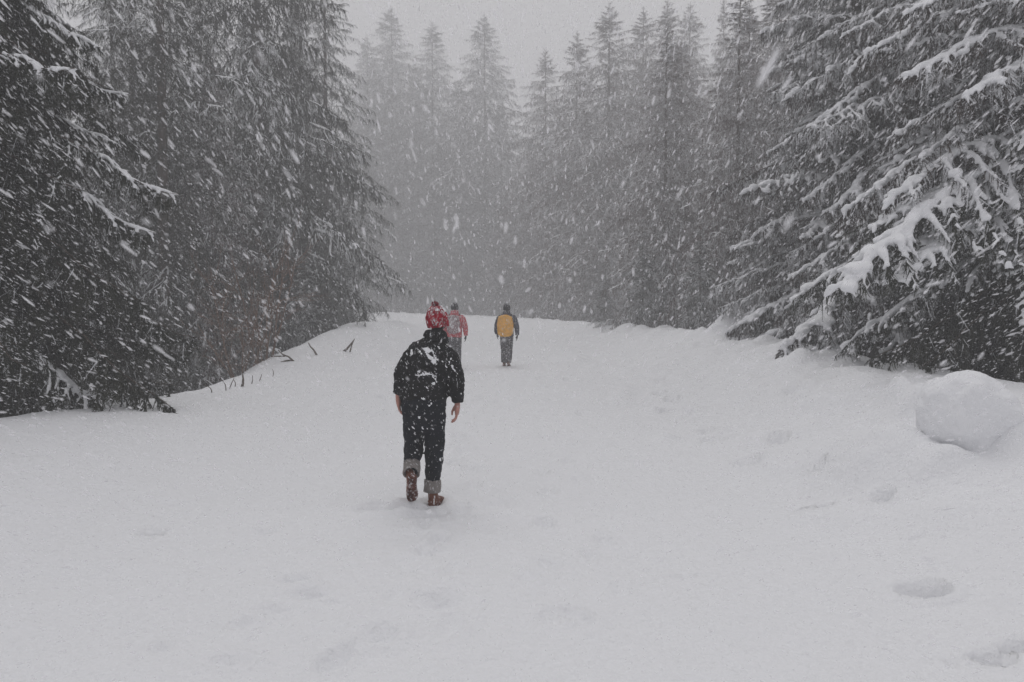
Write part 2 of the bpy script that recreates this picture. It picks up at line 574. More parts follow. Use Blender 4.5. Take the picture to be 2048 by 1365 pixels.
def build_ground():
    ys = [-30.0]
    while ys[-1] < 2.6: ys.append(ys[-1] + max(0.12, 0.09 * (3.4 - ys[-1])))
    while ys[-1] < 7.5: ys.append(ys[-1] + 0.036)
    while ys[-1] < 190: ys.append(ys[-1] * 1.0105)
    ys = np.array(ys)
    t = np.linspace(-1, 1, 351)
    out = 1 + np.array([.06, .16, .32, .6, 1.0, 1.8, 3.2, 5.5, 9])
    t = np.concatenate([-out[::-1], t, out])
    hw = np.maximum(ys, 3.0) * 0.74 + 1.6
    X = t[None, :] * hw[:, None]
    Y = np.repeat(ys[:, None], len(t), 1)
    Z = ground_z(X.ravel(), Y.ravel()).reshape(X.shape)
    v = np.stack([X, Y, Z], -1).reshape(-1, 3)
    n, m = X.shape
    i, j = np.meshgrid(np.arange(n - 1), np.arange(m - 1), indexing='ij')
    q = np.stack([i * m + j, i * m + j + 1, (i + 1) * m + j + 1, (i + 1) * m + j], -1).reshape(-1, 4)
    o = obj('snow_ground', mesh_np('snow_ground', v, q, [M['ground']], True))
    tag(o, 'snow covered forest road with banked snow along both sides', kind='structure')
build_ground()

# ------------------------------------------------------------------ snow lumps
def lump(name, c, r, seed, label, group=None, balls=5, cat='snow lump', skirt=.5):
    """a clod of ploughed snow: several rounded chunks grown together"""
    g = np.random.default_rng(seed)
    r = np.array(r)
    mb = MB()
    mb.ball((0, 0, 0), r * np.array([.92, .9, .9]), 24, 18)
    for k in range(balls):
        a = g.uniform(0, 6.28)
        e = g.uniform(-.5, .75)
        d = np.array([math.cos(a) * math.cos(e), math.sin(a) * math.cos(e), math.sin(e)])
        mb.ball(d * r * g.uniform(.35, .55), r * g.uniform(.45, .66), 18, 14)
    for k in range(balls):                      # crumbs spilling round the foot
        a = g.uniform(0, 6.28)
        mb.ball(np.array([math.cos(a), math.sin(a), -.7 - .2 * g.random()]) * r * np.array([.72, .72, 1]), r * g.uniform(.14, .34) * np.array([1.2, 1.2, .8]), 12, 9)
    if skirt:
        mb.tube([(0, 0, -r[2] * 1.5), (0, 0, -r[2] * .95), (0, 0, -r[2] * .3)], [(r[0] * (1 + skirt), r[1] * (1 + skirt)), (r[0] * (.8 + skirt * .4), r[1] * (.8 + skirt * .4)), (r[0] * .6, r[1] * .6)], 20, 3)
    me = remesh(mb, float(r.mean()) * .05, 5)
    co = get_co(me)
    co = co + get_normals(me) * (float(r.mean()) * (.20 * (fbm(co / r.mean() * 1.5 + seed, 4, seed) - .5) + .07 * (fbm(co / r.mean() * 7, 3, seed + 2) - .5)))[:, None]
    set_co(me, co)
    me.materials.append(M['lump'])
    o = obj(name, me, loc=tuple(c))
    tag(o, label, cat, group)
    return o

def on_bank(px, py, up):
    p = ground_hit(px, py)
    return (p[0], p[1], p[2] + up)
p = BOULDER
lump('snow_boulder', (p[0] + .04, p[1] + .36, p[2] + .31), (.41, .44, .50), 4, 'big rounded boulder of snow on the bank under the snow-laden spruce', balls=8, cat='snow boulder', skirt=0)
c = at(1462, 690, 21.5)
def snow_cone():
    mb = MB()
    zz = np.array([-.6, -.3, -.02, .25, .52, .78, .90])
    rr = np.array([2.1, 1.62, 1.22, .86, .55, .30, .10])
    mb.tube([(0.0, 0, z) for z in zz], [(r, r) for r in rr], 36, 4)
    v, f = mb.arrays()
    v = v + 0.75 * (fbm(v * 1.1, 4, 9)[:, None] - .5) * np.array([1, 1, .6])
    o = obj('snow_heap', mesh_np('snow_heap', v, f, [M['lump']], True), loc=(c[0], 21.5, c[2]))
    tag(o, 'smooth pointed heap of snow half hidden by a dark spruce branch', 'snow heap')
snow_cone()

# ------------------------------------------------------------------ spruce trees
def norm(a):
    return a / (np.linalg.norm(a, axis=-1, keepdims=True) + 1e-9)

def spikes(P0, P1, per, nl, w, r, spread=0.75, up=0.0):
    """thin triangles (needle sprays) round each shoot P0->P1"""
    n = len(P0)
    D = norm(P1 - P0)
    t = r.random((n, per))
    base = P0[:, None] + (P1 - P0)[:, None] * t[..., None]
    rad = r.normal(size=(n, per, 3))
    rad = norm(rad - (rad * D[:, None]).sum(-1, keepdims=True) * D[:, None])
    dirv = norm(D[:, None] * 0.75 + rad * spread + np.array([0, 0, up]))
    side = norm(np.cross(dirv, rad + 0.3 * r.normal(size=rad.shape)))
    L = nl * r.uniform(.7, 1.3, (n, per, 1))
    a = base - side * w * .5
    b = base + side * w * .5
    c = base + dirv * L
    v = np.stack([a, b, c], 2).reshape(-1, 3)
    return v

def strips(P0, P1, w, r):
    """slim pointed blade along each shoot (two crossed triangles)"""
    D = norm(P1 - P0)
    s = norm(np.cross(D, r.normal(size=D.shape)))
    s2 = np.cross(D, s)
    v = np.stack([P0 - s * w * .5, P0 + s * w * .5, P1, P0 - s2 * w * .5, P0 + s2 * w * .5, P1], 1).reshape(-1, 3)
    return v

def bough_skeleton(L, seed, sec_step, ter_step, hang=0.6, jit=.15, sag=.17, weep=(.18, .45), fan=.40):
    r = np.random.default_rng(seed)
    n = 14
    t = np.linspace(0, 1, n)
    side_bend = r.uniform(-.06, .06) * L
    main = np.stack([L * t, side_bend * t * t, -sag * L * t ** 1.7 + 0.05 * L * np.maximum(0, t - .8) * 4 * (t - .8)], 1)
    kink = np.cumsum(r.normal(0, .10 * jit * L / 3, (n, 3)), 0); kink[0] = 0
    main = main + kink
    secs = []
    def mp(tt):
        return np.array([np.interp(tt, t, main[:, k]) for k in range(3)])
    tt = 0.10
    k = 0
    while tt < 0.985:
        s = 1 if k % 2 else -1
        p0 = mp(tt)
        env = min(1.0, tt / 0.3 + 0.35)
        ls = (L * fan * (1 - tt) ** 0.75 * env + 0.10 * min(1, L)) * r.uniform(.75 - jit * .8, 1.2)
        ang = R(60 - 26 * tt) + r.uniform(-jit, jit) * 1.4
        m = 6
        q = np.linspace(0, 1, m)
        droop = r.uniform(*weep) * ls
        bend = r.normal(0, jit * .7) * ls
        sec = np.stack([p0[0] + math.cos(ang) * ls * q, p0[1] + s * math.sin(ang) * ls * q + bend * q * q,
                        p0[2] - droop * q ** 1.5 - 0.12 * math.cos(ang) * ls * q], 1)
        secs.append(sec)
        tt += sec_step / L * r.uniform(.75, 1.25)
        k += 1
    ters0, ters1 = [], []
    for sec in secs:
        ls = np.linalg.norm(sec[-1] - sec[0])
        nt = max(2, int(ls / ter_step))
        d = norm(sec[-1] - sec[0])
        sd = np.array([-d[1], d[0], 0])
        for i in range(nt):
            q = (i + r.uniform(.2, .8)) / nt
            p = np.array([np.interp(q, np.linspace(0, 1, len(sec)), sec[:, k2]) for k2 in range(3)])
            for s in (-1, 1):
                tl = (0.10 + 0.14 * (1 - q)) * r.uniform(.7, 1.4)
                h = hang * r.uniform(.3, 1.5)
                dv = norm(d * .7 + sd * s * .55 + np.array([0, 0, -h]))
                ters0.append(p)
                ters1.append(p + dv * tl)
    return main, secs, np.array(ters0), np.array(ters1)

def seg_pairs(lines):
    a = np.concatenate([l[:-1] for l in lines])
    b = np.concatenate([l[1:] for l in lines])
    return a, b

class Bough:
    pass

def make_near_bough(L, seed, heavy, mat='needle_near', weep=(.25, .6), dust=.1, snow_from=.12):
    r = np.random.default_rng(seed + 500)
    main, secs, t0, t1 = bough_skeleton(L, seed, 0.090, 0.062, .8, .34, .2, weep, .47)
    a, b = seg_pairs(secs)
    hs = r.integers(0, len(secs), 170)               # long hanging shoots under the bough
    hp = np.array([secs[i][r.integers(1, 6)] for i in hs])
    hq = hp + np.stack([r.normal(0, .04, 170) + .04, r.normal(0, .04, 170), -r.uniform(.12, .34, 170)], 1)
    def sprays(p, q, per, w):
        return np.concatenate([spikes(p, q, per, .040, w, r), strips(p, q, w * 1.7, r)])
    dark, white = [], []
    for p, q, per, w, dd in ((t0, t1, 8, .0095, dust), (a, b, 9, .010, dust * .6), (hp, hq, 15, .0095, dust * .8)):
        clump = fbm(p * 3.2 + seed, 2, seed) - .5      # dusting comes in patches
        m = r.random(len(p)) < np.clip(dd * (1 + 5 * clump), 0, 1)
        dark.append(sprays(p[~m], q[~m], per, w))
        if m.any(): white.append(sprays(p[m], q[m], per, w))
    v = np.concatenate(dark)
    v2 = np.concatenate(white) if white else np.zeros((0, 3))
    f = np.arange(len(v)).reshape(-1, 3)
    f2 = np.arange(len(v2)).reshape(-1, 3) + len(v)
    mb = MB()
    mb.tube(main, np.linspace(.022, .004, len(main)) * L / 3, 5)
    for s in secs[::2]:
        mb.tube(s[::2] if len(s) > 3 else s, np.linspace(.007, .003, len(s[::2])), 3)
    wv, wf = mb.arrays()
    allf = [f, f2] + [x + len(v) + len(v2) for x in wf]
    nf = [np.zeros(len(f), int), np.full(len(f2), 2)] + [np.ones(len(x), int) for x in wf]
    me = mesh_np('bough', np.concatenate([v, v2, wv]), allf, [M[mat], M['bark'], M['snow']], False, np.concatenate(nf))
    # snow load, grown from the same twigs and fused
    sn = MB()
    k = heavy
    up = np.array([0, 0, 1.0])
    x01 = np.linspace(0, 1, len(main))
    def on_main(q):
        return np.stack([np.interp(q, x01, main[:, c]) for c in range(3)], 1)
    q = snow_from
    while q < .97:
        ln = r.uniform(.07, .22)
        if r.random() < .8:
            qq = np.linspace(q, min(1, q + ln), 5)
            P = on_main(qq) + r.normal(0, .012, (5, 3))
            rm = (.024 + .030 * math.sin(.4 + 2.4 * q)) * k * (np.sin(np.linspace(.35, 2.8, 5)) * .8 + .2) * r.uniform(.6, 1.45, 5)
            sn.tube(P + up * rm[:, None] * .5, [(x * 1.25, x * .8) for x in rm], 9, 2, ref=(0, 1, 0))
        q += ln * r.uniform(.75, 1.15)
    for s in secs:
        if s[0][0] < snow_from * L * .9 or r.random() < .15 + .2 * (k < .6): continue
        q1 = r.uniform(.45, 1.0)
        qq = np.linspace(0, q1, 5)
        xs = np.linspace(0, 1, len(s))
        P = np.stack([np.interp(qq, xs, s[:, c]) for c in range(3)], 1) + r.normal(0, .008, (5, 3))
        rs = .036 * k * np.interp(qq, [0, .6, 1], [1, .9, .4]) * r.uniform(.5, 1.5, 5)
        sn.tube(P + up * rs[:, None] * .5, [(x * 1.25, x * .75) for x in rs], 8, 2, ref=(0, 1, 0.01))
    pick = (r.random(len(t0)) < .6) & (t0[:, 0] > snow_from * L)
    for p, q in zip(t0[pick], t1[pick]):
        if (q - p)[2] < -.75 * np.linalg.norm(q - p): continue
        rr = .016 * k * r.uniform(.6, 1.5)
        sn.tube([p + up * rr, (p + q) / 2 + up * rr, p + (q - p) * .8 + up * rr * .6], [rr * 1.2, rr, rr * .6], 5)
    for _ in range(int(20 * k)):     # pillows
        s = secs[r.integers(0, len(secs))]
        if s[0][0] < snow_from * L: continue
        p = s[r.integers(0, 4)]
        q = r.uniform(.035, .085) * k
        sn.ball(p + up * q * .4, (q * r.uniform(1, 1.7), q * r.uniform(.9, 1.5), q * .65), 9, 6)
    ms = remesh(sn, .021 if k > .7 else .015, 2)
    co = get_co(ms)
    co = co + get_normals(ms) * ((fbm(co * 22 + seed, 2, seed) - .5) * .022)[:, None]
    set_co(ms, co)
    ms.materials.append(M['snow'])
    return me, ms

def make_mid_bough(L, seed, small=False, far=False):
    r = np.random.default_rng(seed + 900)
    if small:
        main, secs, t0, t1 = bough_skeleton(L, seed, .10, .12, .3, .3, .17, (.1, .4))
        nl, w = .07, .014
    else:
        main, secs, t0, t1 = bough_skeleton(L, seed, .165, .22, .9, .42, .22, (.35, .9))
        nl, w = .085, .015
    if far:
        main, secs, t0, t1 = bough_skeleton(L, seed, .21, .30, .8, .4, .20, (.3, .7), .45)
        nl, w = .13, .026
    a, b = seg_pairs([s[::2] if len(s) > 4 else s for s in secs])
    b2 = t0 + (t1 - t0) * 1.35
    dm = r.random(len(t0)) < np.clip(.45 * (1 + 4 * (fbm(t0 * 2.6 + seed, 2, seed) - .5)), 0, 1)
    k3 = 2 if far else 3
    vs = [spikes(t0[~dm], b2[~dm], k3, nl, w, r), strips(t0[~dm], b2[~dm], .03, r), spikes(a, b, 3, nl, w, r), strips(a, b, .026, r)]
    dust = [spikes(t0[dm], b2[dm], k3, nl, w, r), strips(t0[dm], b2[dm], .03, r)]
    am, bm = main[:-1], main[1:]
    vs.append(strips(am, bm, .03, r))
    vs.append(spikes(am, bm, 4, nl, w, r))
    if not small:          # hanging shoots
        nh = 16 if far else 30
        hs = r.integers(0, len(secs), nh)
        hp = np.array([secs[i][r.integers(1, 6)] for i in hs])
        hq = hp + np.stack([r.normal(0, .06, nh) + .05, r.normal(0, .06, nh), -r.uniform(.15, .42, nh)], 1)
        h3 = int(nh * .65)
        vs += [spikes(hp[:h3], hq[:h3], 5, nl, w, r), strips(hp[:h3], hq[:h3], .022, r)]
        dust += [spikes(hp[h3:], hq[h3:], 5, nl, w, r)]
    v = np.concatenate(vs)
    dust = np.concatenate(dust)
    # snow: broken, uneven pads on the upper side of the twigs
    sv, sf, nn = [], [], 0
    def ribbon(P, wj):
        nonlocal nn
        d = norm(np.gradient(P, axis=0))
        sd = norm(np.stack([-d[:, 1], d[:, 0], np.zeros(len(d))], 1))
        top = P + np.array([0, 0, 1]) * (wj * .8)[:, None]
        dn = np.array([0, 0, .35]) * wj[:, None]
        A, Bq = P - sd * wj[:, None] - dn, P + sd * wj[:, None] - dn
        m = len(P)
        sv.append(np.concatenate([A, top, Bq]))
        i = np.arange(m - 1)
        sf.append(np.stack([i, i + 1, i + 1 + m, i + m], 1) + nn)
        sf.append(np.stack([i + m, i + m + 1, i + 1 + 2 * m, i + 2 * m], 1) + nn)
        nn += 3 * m
    def piece(P, q0, q1, n, wid):
        q = np.linspace(q0, q1, n)
        x = np.linspace(0, 1, len(P))
        pts = np.stack([np.interp(q, x, P[:, k]) for k in range(3)], 1) + r.normal(0, .008, (n, 3))
        wj = wid * (np.sin(np.linspace(.25, 2.9, n)) * .9 + .1) * r.uniform(.55, 1.45, n)
        ribbon(pts, wj)
    kk = .7 if small else 1.0
    q = .12
    while q < .95:
        ln = r.uniform(.06, .22)
        if r.random() < .62: piece(main, q, min(1, q + ln), 4, kk * r.uniform(.02, .046))
        q += ln * r.uniform(.8, 1.4)
    for s_ in secs:
        if r.random() < .22: continue
        q0 = r.uniform(0, .45); q1 = q0 + r.uniform(.2, .6)
        piece(s_, q0, min(1, q1), 4, kk * r.uniform(.010, .032))
    for k in r.choice(len(t0), min(len(t0), 14 if small else 34), replace=False):
        p, qd = t0[k], t1[k]
        piece(np.array([p, (p + qd) / 2, qd]), 0, r.uniform(.5, 1.0), 2, kk * r.uniform(.008, .02))
    return v, dust, np.concatenate(sv), np.concatenate(sf)

MID = [make_mid_bough(3.0, 100 + i) for i in range(6)]
SMALL = [make_mid_bough(1.0, 200 + i, True) for i in range(4)]
NEAR = [make_near_bough(3.0, 300 + i, h, 'needle_frost_haze', dust=.34) for i, h in enumerate((.6, .75, .9, 1.05))]
LIGHT = [make_near_bough(3.0, 320 + i, h, dust=.035, snow_from=.60) for i, h in enumerate((.55, .66))]
HEAVY = [make_near_bough(3.4, 340 + i, h, dust=.12, weep=(.25, .6)) for i, h in enumerate((1.3, 1.1))]
FAR = [make_mid_bough(3.0, 400 + i, False, True) for i in range(5)]

def branch_plan(H, Rmax, seed, z_lo=0.4, z_hi=None, step=0.44, per=6, shape=.9, full=.8):
    """(z, azimuth, length, droop) of every bough"""
    r = np.random.default_rng(seed)
    out = []
    z = z_lo
    z_hi = H - .15 if z_hi is None else z_hi
    while z < z_hi:
        f = z / H
        rad = Rmax * min(1.0, (1 - f) / full) ** shape
        rad = max(rad, .22)
        a0 = r.uniform(0, 6.28)
        npc = per if f < .85 else per - 1
        for k in range(npc):
            if r.random() < .05: continue
            ln = rad * r.uniform(.72, 1.15) * (1.12 if r.random() < .08 else 1)
            drp = np.interp(f, [0, .3, .6, .85, 1.0], [22, 16, 8, -12, -42]) + r.normal(0, 6)
            out.append((z + r.uniform(-.15, .15) * min(1, step * 2), a0 + k * 6.283 / npc + r.normal(0, .22), ln, R(drp)))
        z += step * np.interp(f, [0, .7, 1], [1, .85, .5]) * r.uniform(.85, 1.15)
    return out

def crown_arrays(plan, seed, snowy, lib_mid=None):
    r = np.random.default_rng(seed)
    V, SV, SF, DV, ns = [], [], [], [], 0
    for z, az, ln, drp in plan:
        lib, L0 = (SMALL, 1.0) if ln < 1.0 else ((lib_mid or MID), 3.0)
        v, dust, sv, sf = lib[r.integers(0, len(lib))]
        s = ln / L0
        Mx = np.array((Matrix.Rotation(az, 3, 'Z') @ Matrix.Rotation(drp, 3, 'Y') @ Matrix.Rotation(r.normal(0, .1), 3, 'X')))
        flip = np.array([1, 1 if r.random() < .5 else -1, 1])
        sc = np.array([s, s, s ** .85])
        put = lambda p: (p * flip * sc) @ Mx.T + np.array([0, 0, z])
        V.append(put(v))
        if r.random() < snowy:
            q = put(sv)
            SV.append(q); SF.append(sf + ns); ns += len(q)
            DV.append(put(dust))
        else:
            V.append(put(dust))
    V, SV, SF = np.concatenate(V), np.concatenate(SV), np.concatenate(SF)
    D = np.concatenate(DV)
    DF = np.arange(len(D)).reshape(-1, 3) + len(SV)
    return V, np.concatenate([SV, D]), [SF, DF]

def trunk_mesh(H, r0, seed):
    mb = MB()
    n = 14
    zz = np.linspace(-.4, H, n)
    r = np.random.default_rng(seed)
    off = np.cumsum(r.normal(0, .012, (n, 2)), 0)
    rad = r0 * (1 - np.clip(zz, 0, H) / H) ** .85 + .012
    rad[0] *= 1.25
    mb.tube(np.stack([off[:, 0], off[:, 1], zz], 1), rad, 9)
    v, f = mb.arrays()
    return mesh_np('trunk', v, f, [M['bark']], True)

VARIANTS = []
def make_variant(H, Rmax, seed, snowy, mat, step=.44, per=6, shape=.9, z_lo=.4, full=.8, lib=None):
    plan = branch_plan(H, Rmax, seed, z_lo, None, step, per, shape, full)
    V, SV, SF = crown_arrays(plan, seed + 1, snowy, lib)
    crown = mesh_np('crown', V, np.arange(len(V)).reshape(-1, 3), [mat])
    snow = mesh_np('crown_snow', SV, SF, [M['snow']], True)
    trunk = trunk_mesh(H, .15 * H / 20, seed)
    return dict(H=H, crown=crown, snow=snow, trunk=trunk)

VAR = {
    'broad': make_variant(20, 4.0, 1, .32, M['needle'], .44, 6, .9),
    'cone': make_variant(20, 4.7, 6, .80, M['needle_frost_haze'], .46, 7, .85, full=.55, lib=FAR),  # far crowns whitened by frost and snow to stand for distance haze
    'tall': make_variant(24, 3.7, 2, .36, M['needle'], .60, 6, .85),
    'slim': make_variant(19, 4.3, 3, .85, M['needle_red'], .46, 7, .85, full=.5, lib=FAR),  # frost and snow share raised so the colour carries far haze too
    'brown': make_variant(19, 4.1, 4, .9, M['needle_red'], .52, 7, .8),
    'young': make_variant(5, 1.5, 5, .9, M['needle'], .30, 6, .9, .1),
}

def spruce(px, depth, var, H, label, group, rz=None, x=None, width=1.0, tilt=0.0):
    if x is None:
        x = (px - 1024) / F * depth
    z = gz(x, depth) - .1
    t = empty('spruce_tree', (x, depth, z), random.uniform(0, 6.28) if rz is None else rz)
    s = H / VAR[var]['H']
    t.scale = (s * width, s * width, s)
    t.rotation_euler[0] = tilt
    tag(t, label, 'tree', group)
    for nm, key in (('trunk', 'trunk'), ('crown', 'crown'), ('crown_snow', 'snow')):
        o = obj(nm, VAR[var][key], t)
        if key == 'snow': o['kind'] = 'stuff'
    return t

def near_spruce(px, depth, H, Rmax, seed, label, group, snowy, z_split, step=.42, per=7, heavy=None, light=False, bare_below=1.3, lift=0.0, skirt=-9.0):
    """the closest trees: every bough below z_split is its own part with its own snow"""
    r = np.random.default_rng(seed)
    x = (px - 1024) / F * depth
    zb = gz(x, depth) - .1
    t = empty('spruce_tree', (x, depth, zb))
    tag(t, label, 'tree', group)
    obj('trunk', trunk_mesh(H, .24, seed), t)
    plan = branch_plan(H, Rmax, seed, .35, None, step, per, .85)
    plan = [b for b in plan if b[0] < z_split or r.random() < .6]
    low = [b for b in plan if b[0] < z_split]
    high = [b for b in plan if b[0] >= z_split]
    V, SV, SF = crown_arrays(high, seed + 1, snowy)
    obj('crown', mesh_np('crown', V, np.arange(len(V)).reshape(-1, 3), [M['needle_near']]), t)
    tag(obj('crown_snow', mesh_np('crown_snow', SV, SF, [M['snow']], True), t), kind='stuff')
    for z, az, ln, drp in low:
        if light and z + zb < 1.3 and math.cos(az) > .1:
            continue                      # nothing hangs across the bank
        if z + zb < skirt:
            ln *= .62
        elif heavy is not None and math.sin(az) < -.6:
            ln *= .72
        use_heavy = heavy is not None and heavy[0] < z + zb < heavy[1]
        lib, L0 = (HEAVY, 3.4) if use_heavy else ((LIGHT, 3.0) if light else (NEAR, 3.0))
        bare = z + zb < bare_below + r.uniform(-.3, .3)
        if bare:
            lib, L0 = LIGHT, 3.0          # sheltered boughs near the ground stay dark
        me, ms = lib[r.integers(0, len(lib))]
        b = obj('bough', me, t, (0, 0, z))
        s = ln / L0
        b.scale = (s, s * (1 if r.random() < .5 else -1), max(s, .6))
        b.rotation_euler = (r.normal(0, .12), drp - lift, az)
        if not bare and r.random() < (1.0 if use_heavy else snowy):
            tag(obj('snow', ms, b), kind='stuff')
    return t

GL, GR, GF = 'spruces along the lower side of the road', 'spruces along the upper side of the road', 'spruces closing the far end of the road'
near_spruce(-125, 11.2, 19, 3.3, 61, 'dark near spruce at the picture edge with few snow-tipped boughs over a dark gap', GL, .46, 9.5, light=True, bare_below=2.1, skirt=1.6)
near_spruce(2110, 12.2, 15, 3.7, 63, 'nearest spruce with thick snow pads on drooping boughs above the snow boulder', GR, .92, 7.5, heavy=(2.9, 4.7), bare_below=2.9, skirt=2.4)
near_spruce(1875, 17.0, 20, 3.9, 64, 'tall dark spruce with long sloping snowy boughs just behind the nearest snow-laden one', GR, .85, 9.5, skirt=2.3, bare_below=2.7)
spruce(330, 25, 'tall', 25, 'large grey spruce standing next behind the dark near spruce', GL)
spruce(520, 32, 'broad', 31, 'very tall spruce whose crown rises past the top above the brown shrub', GL, width=.82)
spruce(655, 43, 'broad', 24, 'pale spruce beside the last bend of the low bank with the sticks', GL)
spruce(430, 26.5, 'brown', 12, 'shorter bushy spruce filling the gap behind the brown shrub', GL)
near_spruce(1700, 20.5, 18, 3.8, 66, 'broad brownish spruce with layered snowy boughs sweeping over the snow heap', GR, .85, 10.5, bare_below=2.3, lift=R(6), skirt=2.0)
spruce(1475, 31, 'brown', 14.5, 'brownish spruce rising directly above the pointed snow heap', GR)
spruce(1330, 38, 'brown', 15, 'brownish grey spruce left of the snow heap with many thin snow lines', GR)
# skyline, from the near bank of the bend outwards
def far_spruce(px, top, depth, var, label, width=1.0):
    x = (px - 1024) / F * depth
    spruce(px, depth, var, float(at(px, top, depth)[2]) - gz(x, depth) + .1, label, GF, width=width)
far_spruce(738, 70, 136, 'cone', 'small spruce tip just showing beside the tall dark flank of the lower row', .85)
far_spruce(785, 12, 130, 'cone', 'first clear spruce spire of the far skyline, above the far bend', 1.05)
far_spruce(868, 42, 124, 'cone', 'second far spruce spire, slightly lower, above the red-hatted walker', .95)
far_spruce(968, 28, 116, 'cone', 'lone pointed far spruce standing free against the sky in the middle', 1.0)
far_spruce(1090, 95, 88, 'slim', 'slim low spruce tip beside the open patch of sky', .8)
far_spruce(1152, 62, 80, 'slim', 'thin feathery spruce tip between the slim low one and the tall one', .85)
far_spruce(1215, 4, 70, 'slim', 'tall spruce tip reaching the upper edge past the sky gap', 1.0)
far_spruce(1282, 14, 80, 'slim', 'hazy spruce tip next to the tall tip at the upper edge', .9)
far_spruce(1330, -6, 74, 'slim', 'twin hazy spruce tip, taller of the two near the upper edge', .85)
far_spruce(1374, 4, 84, 'slim', 'last hazy spruce tip before the pale notch of sky', .85)
far_spruce(1440, -10, 76, 'slim', 'thin spruce showing bare stems in the pale notch of sky', .4)

# second and third rows: only scraps of them show between the front trees
ORD = ['first', 'second', 'third', 'fourth', 'fifth', 'sixth', 'seventh', 'eighth', 'ninth', 'tenth', 'eleventh', 'twelfth']
def back_row(spots, label, group):
    for k, (x, y, var, H) in enumerate(spots):
        spruce(0, y, var, H, label % ORD[k], group, x=x, width=random.uniform(.85, 1.05))
g = 'inner spruces behind the lower row'
back_row([(-12.4, 19.5, 'tall', 20), (-15.5, 25, 'broad', 21), (-14.6, 31, 'tall', 22), (-14.6, 38, 'broad', 22), (-14.2, 44, 'broad', 22), (-13.4, 50, 'broad', 24), (-15, 57, 'tall', 26), (-18, 66, 'broad', 28), (-23, 78, 'broad', 30)],
         'shadowy spruce, %s from the camera in the second row below the bank with sticks', g)
back_row([(-18, 28, 'tall', 23), (-17.8, 36, 'broad', 24), (-19, 45, 'broad', 25)], 'shadowy spruce, %s from the camera in the third row below the bank with sticks', g)
g = 'inner spruces behind the upper row'
back_row([(12.4, 19.5, 'broad', 19), (12.8, 25, 'broad', 17), (12.5, 31, 'brown', 16), (12.2, 37, 'slim', 17), (12.6, 43, 'slim', 18), (10.5, 50, 'slim', 18.5), (12, 60, 'slim', 21)],
         'shadowy spruce, %s from the camera in the second row behind the snow heap side', g)
back_row([(17.5, 22, 'broad', 21), (17.5, 30, 'tall', 20), (17, 39, 'broad', 19), (16.5, 50, 'slim', 19)],
         'shadowy spruce, %s from the camera in the third row behind the snow heap side', g)
g = 'inner spruces at the far end'
back_row([(-21.5, 108, 'cone', 16), (-17.5, 103, 'cone', 15), (-13.6, 100, 'cone', 12), (-9.5, 99, 'cone', 16), (-6, 106, 'cone', 17), (-1.5, 92, 'slim', 12), (0.5, 98, 'slim', 15), (3.5, 84, 'slim', 15), (8, 74, 'slim', 17)],
         'low blurred spruce, %s across the far bend counting from the bank with sticks', g)
back_row([(-26, 116, 'cone', 24), (-20, 124, 'cone', 24), (-13.5, 116, 'cone', 20), (3, 112, 'slim', 24), (6, 98, 'slim', 24), (12, 94, 'slim', 26), (17, 100, 'slim', 30)],
         'hazy spruce of middle height, %s along the far skyline counting from the bank with sticks', g)
back_row([(-46, 138, 'tall', 40), (-36, 148, 'broad', 38), (-25, 146, 'cone', 34), (-17, 142, 'cone', 33), (-9, 136, 'cone', 30), (-2, 128, 'cone', 26)],
         'faintest tall spruce of the last row, %s counting from the bank with sticks', g)
# low growth on the upper bank
spruce(1672, 19.0, 'young', 2.2, 'snow-covered spruce sapling peeping over the bank crest below the broad brownish spruce', 'spruce saplings')
spruce(1400, 29.0, 'young', 4.2, 'snowy young spruce just beside the foot of the pointed snow heap', 'spruce saplings')
spruce(1285, 36.0, 'young', 4.6, 'white dusted young spruce at the forest edge behind the orange backpack walker', 'spruce saplings')
spruce(1210, 40.0, 'young', 3.0, 'low spruce sapling half buried at the forest edge', 'spruce saplings')
spruce(690, 36.0, 'young', 4.0, 'young spruce with white boughs where the low bank meets the far road', 'spruce saplings')
spruce(610, 29.0, 'young', 4.0, 'bushy young spruce with snowy tufts above the forked twig', 'spruce saplings')

# ------------------------------------------------------------------ twigs and shrubs on the bank
def stick_mesh(paths, radii, name, mat, snow=None):
    mb = MB()
    for p, r in zip(paths, radii):
        mb.tube(p, r, 6, 2)
    v, f = mb.arrays()
    return mesh_np(name, v, f, [mat], True)

def stick(name, pix, depth, rad, label, cat='twig', group='sticks in the snow bank'):
    """pix: list of polylines in photo pixels, all standing at about one depth"""
    P = [[at(px, py, depth + k * .02) for k, (px, py) in enumerate(line)] for line in pix]
    base = np.array(P[0][-1])
    paths = [[np.array(p) - base for p in line] for line in P]
    radii = [list(np.linspace(rad * .45, rad, len(line))) for line in paths]
    o = obj(name, stick_mesh(paths, radii, name, M['twig']), loc=tuple(base))
    tag(o, label, cat, group)
    return o

def bank_depth(px, py, d0=10):
    return float(ground_hit(px, py)[1])

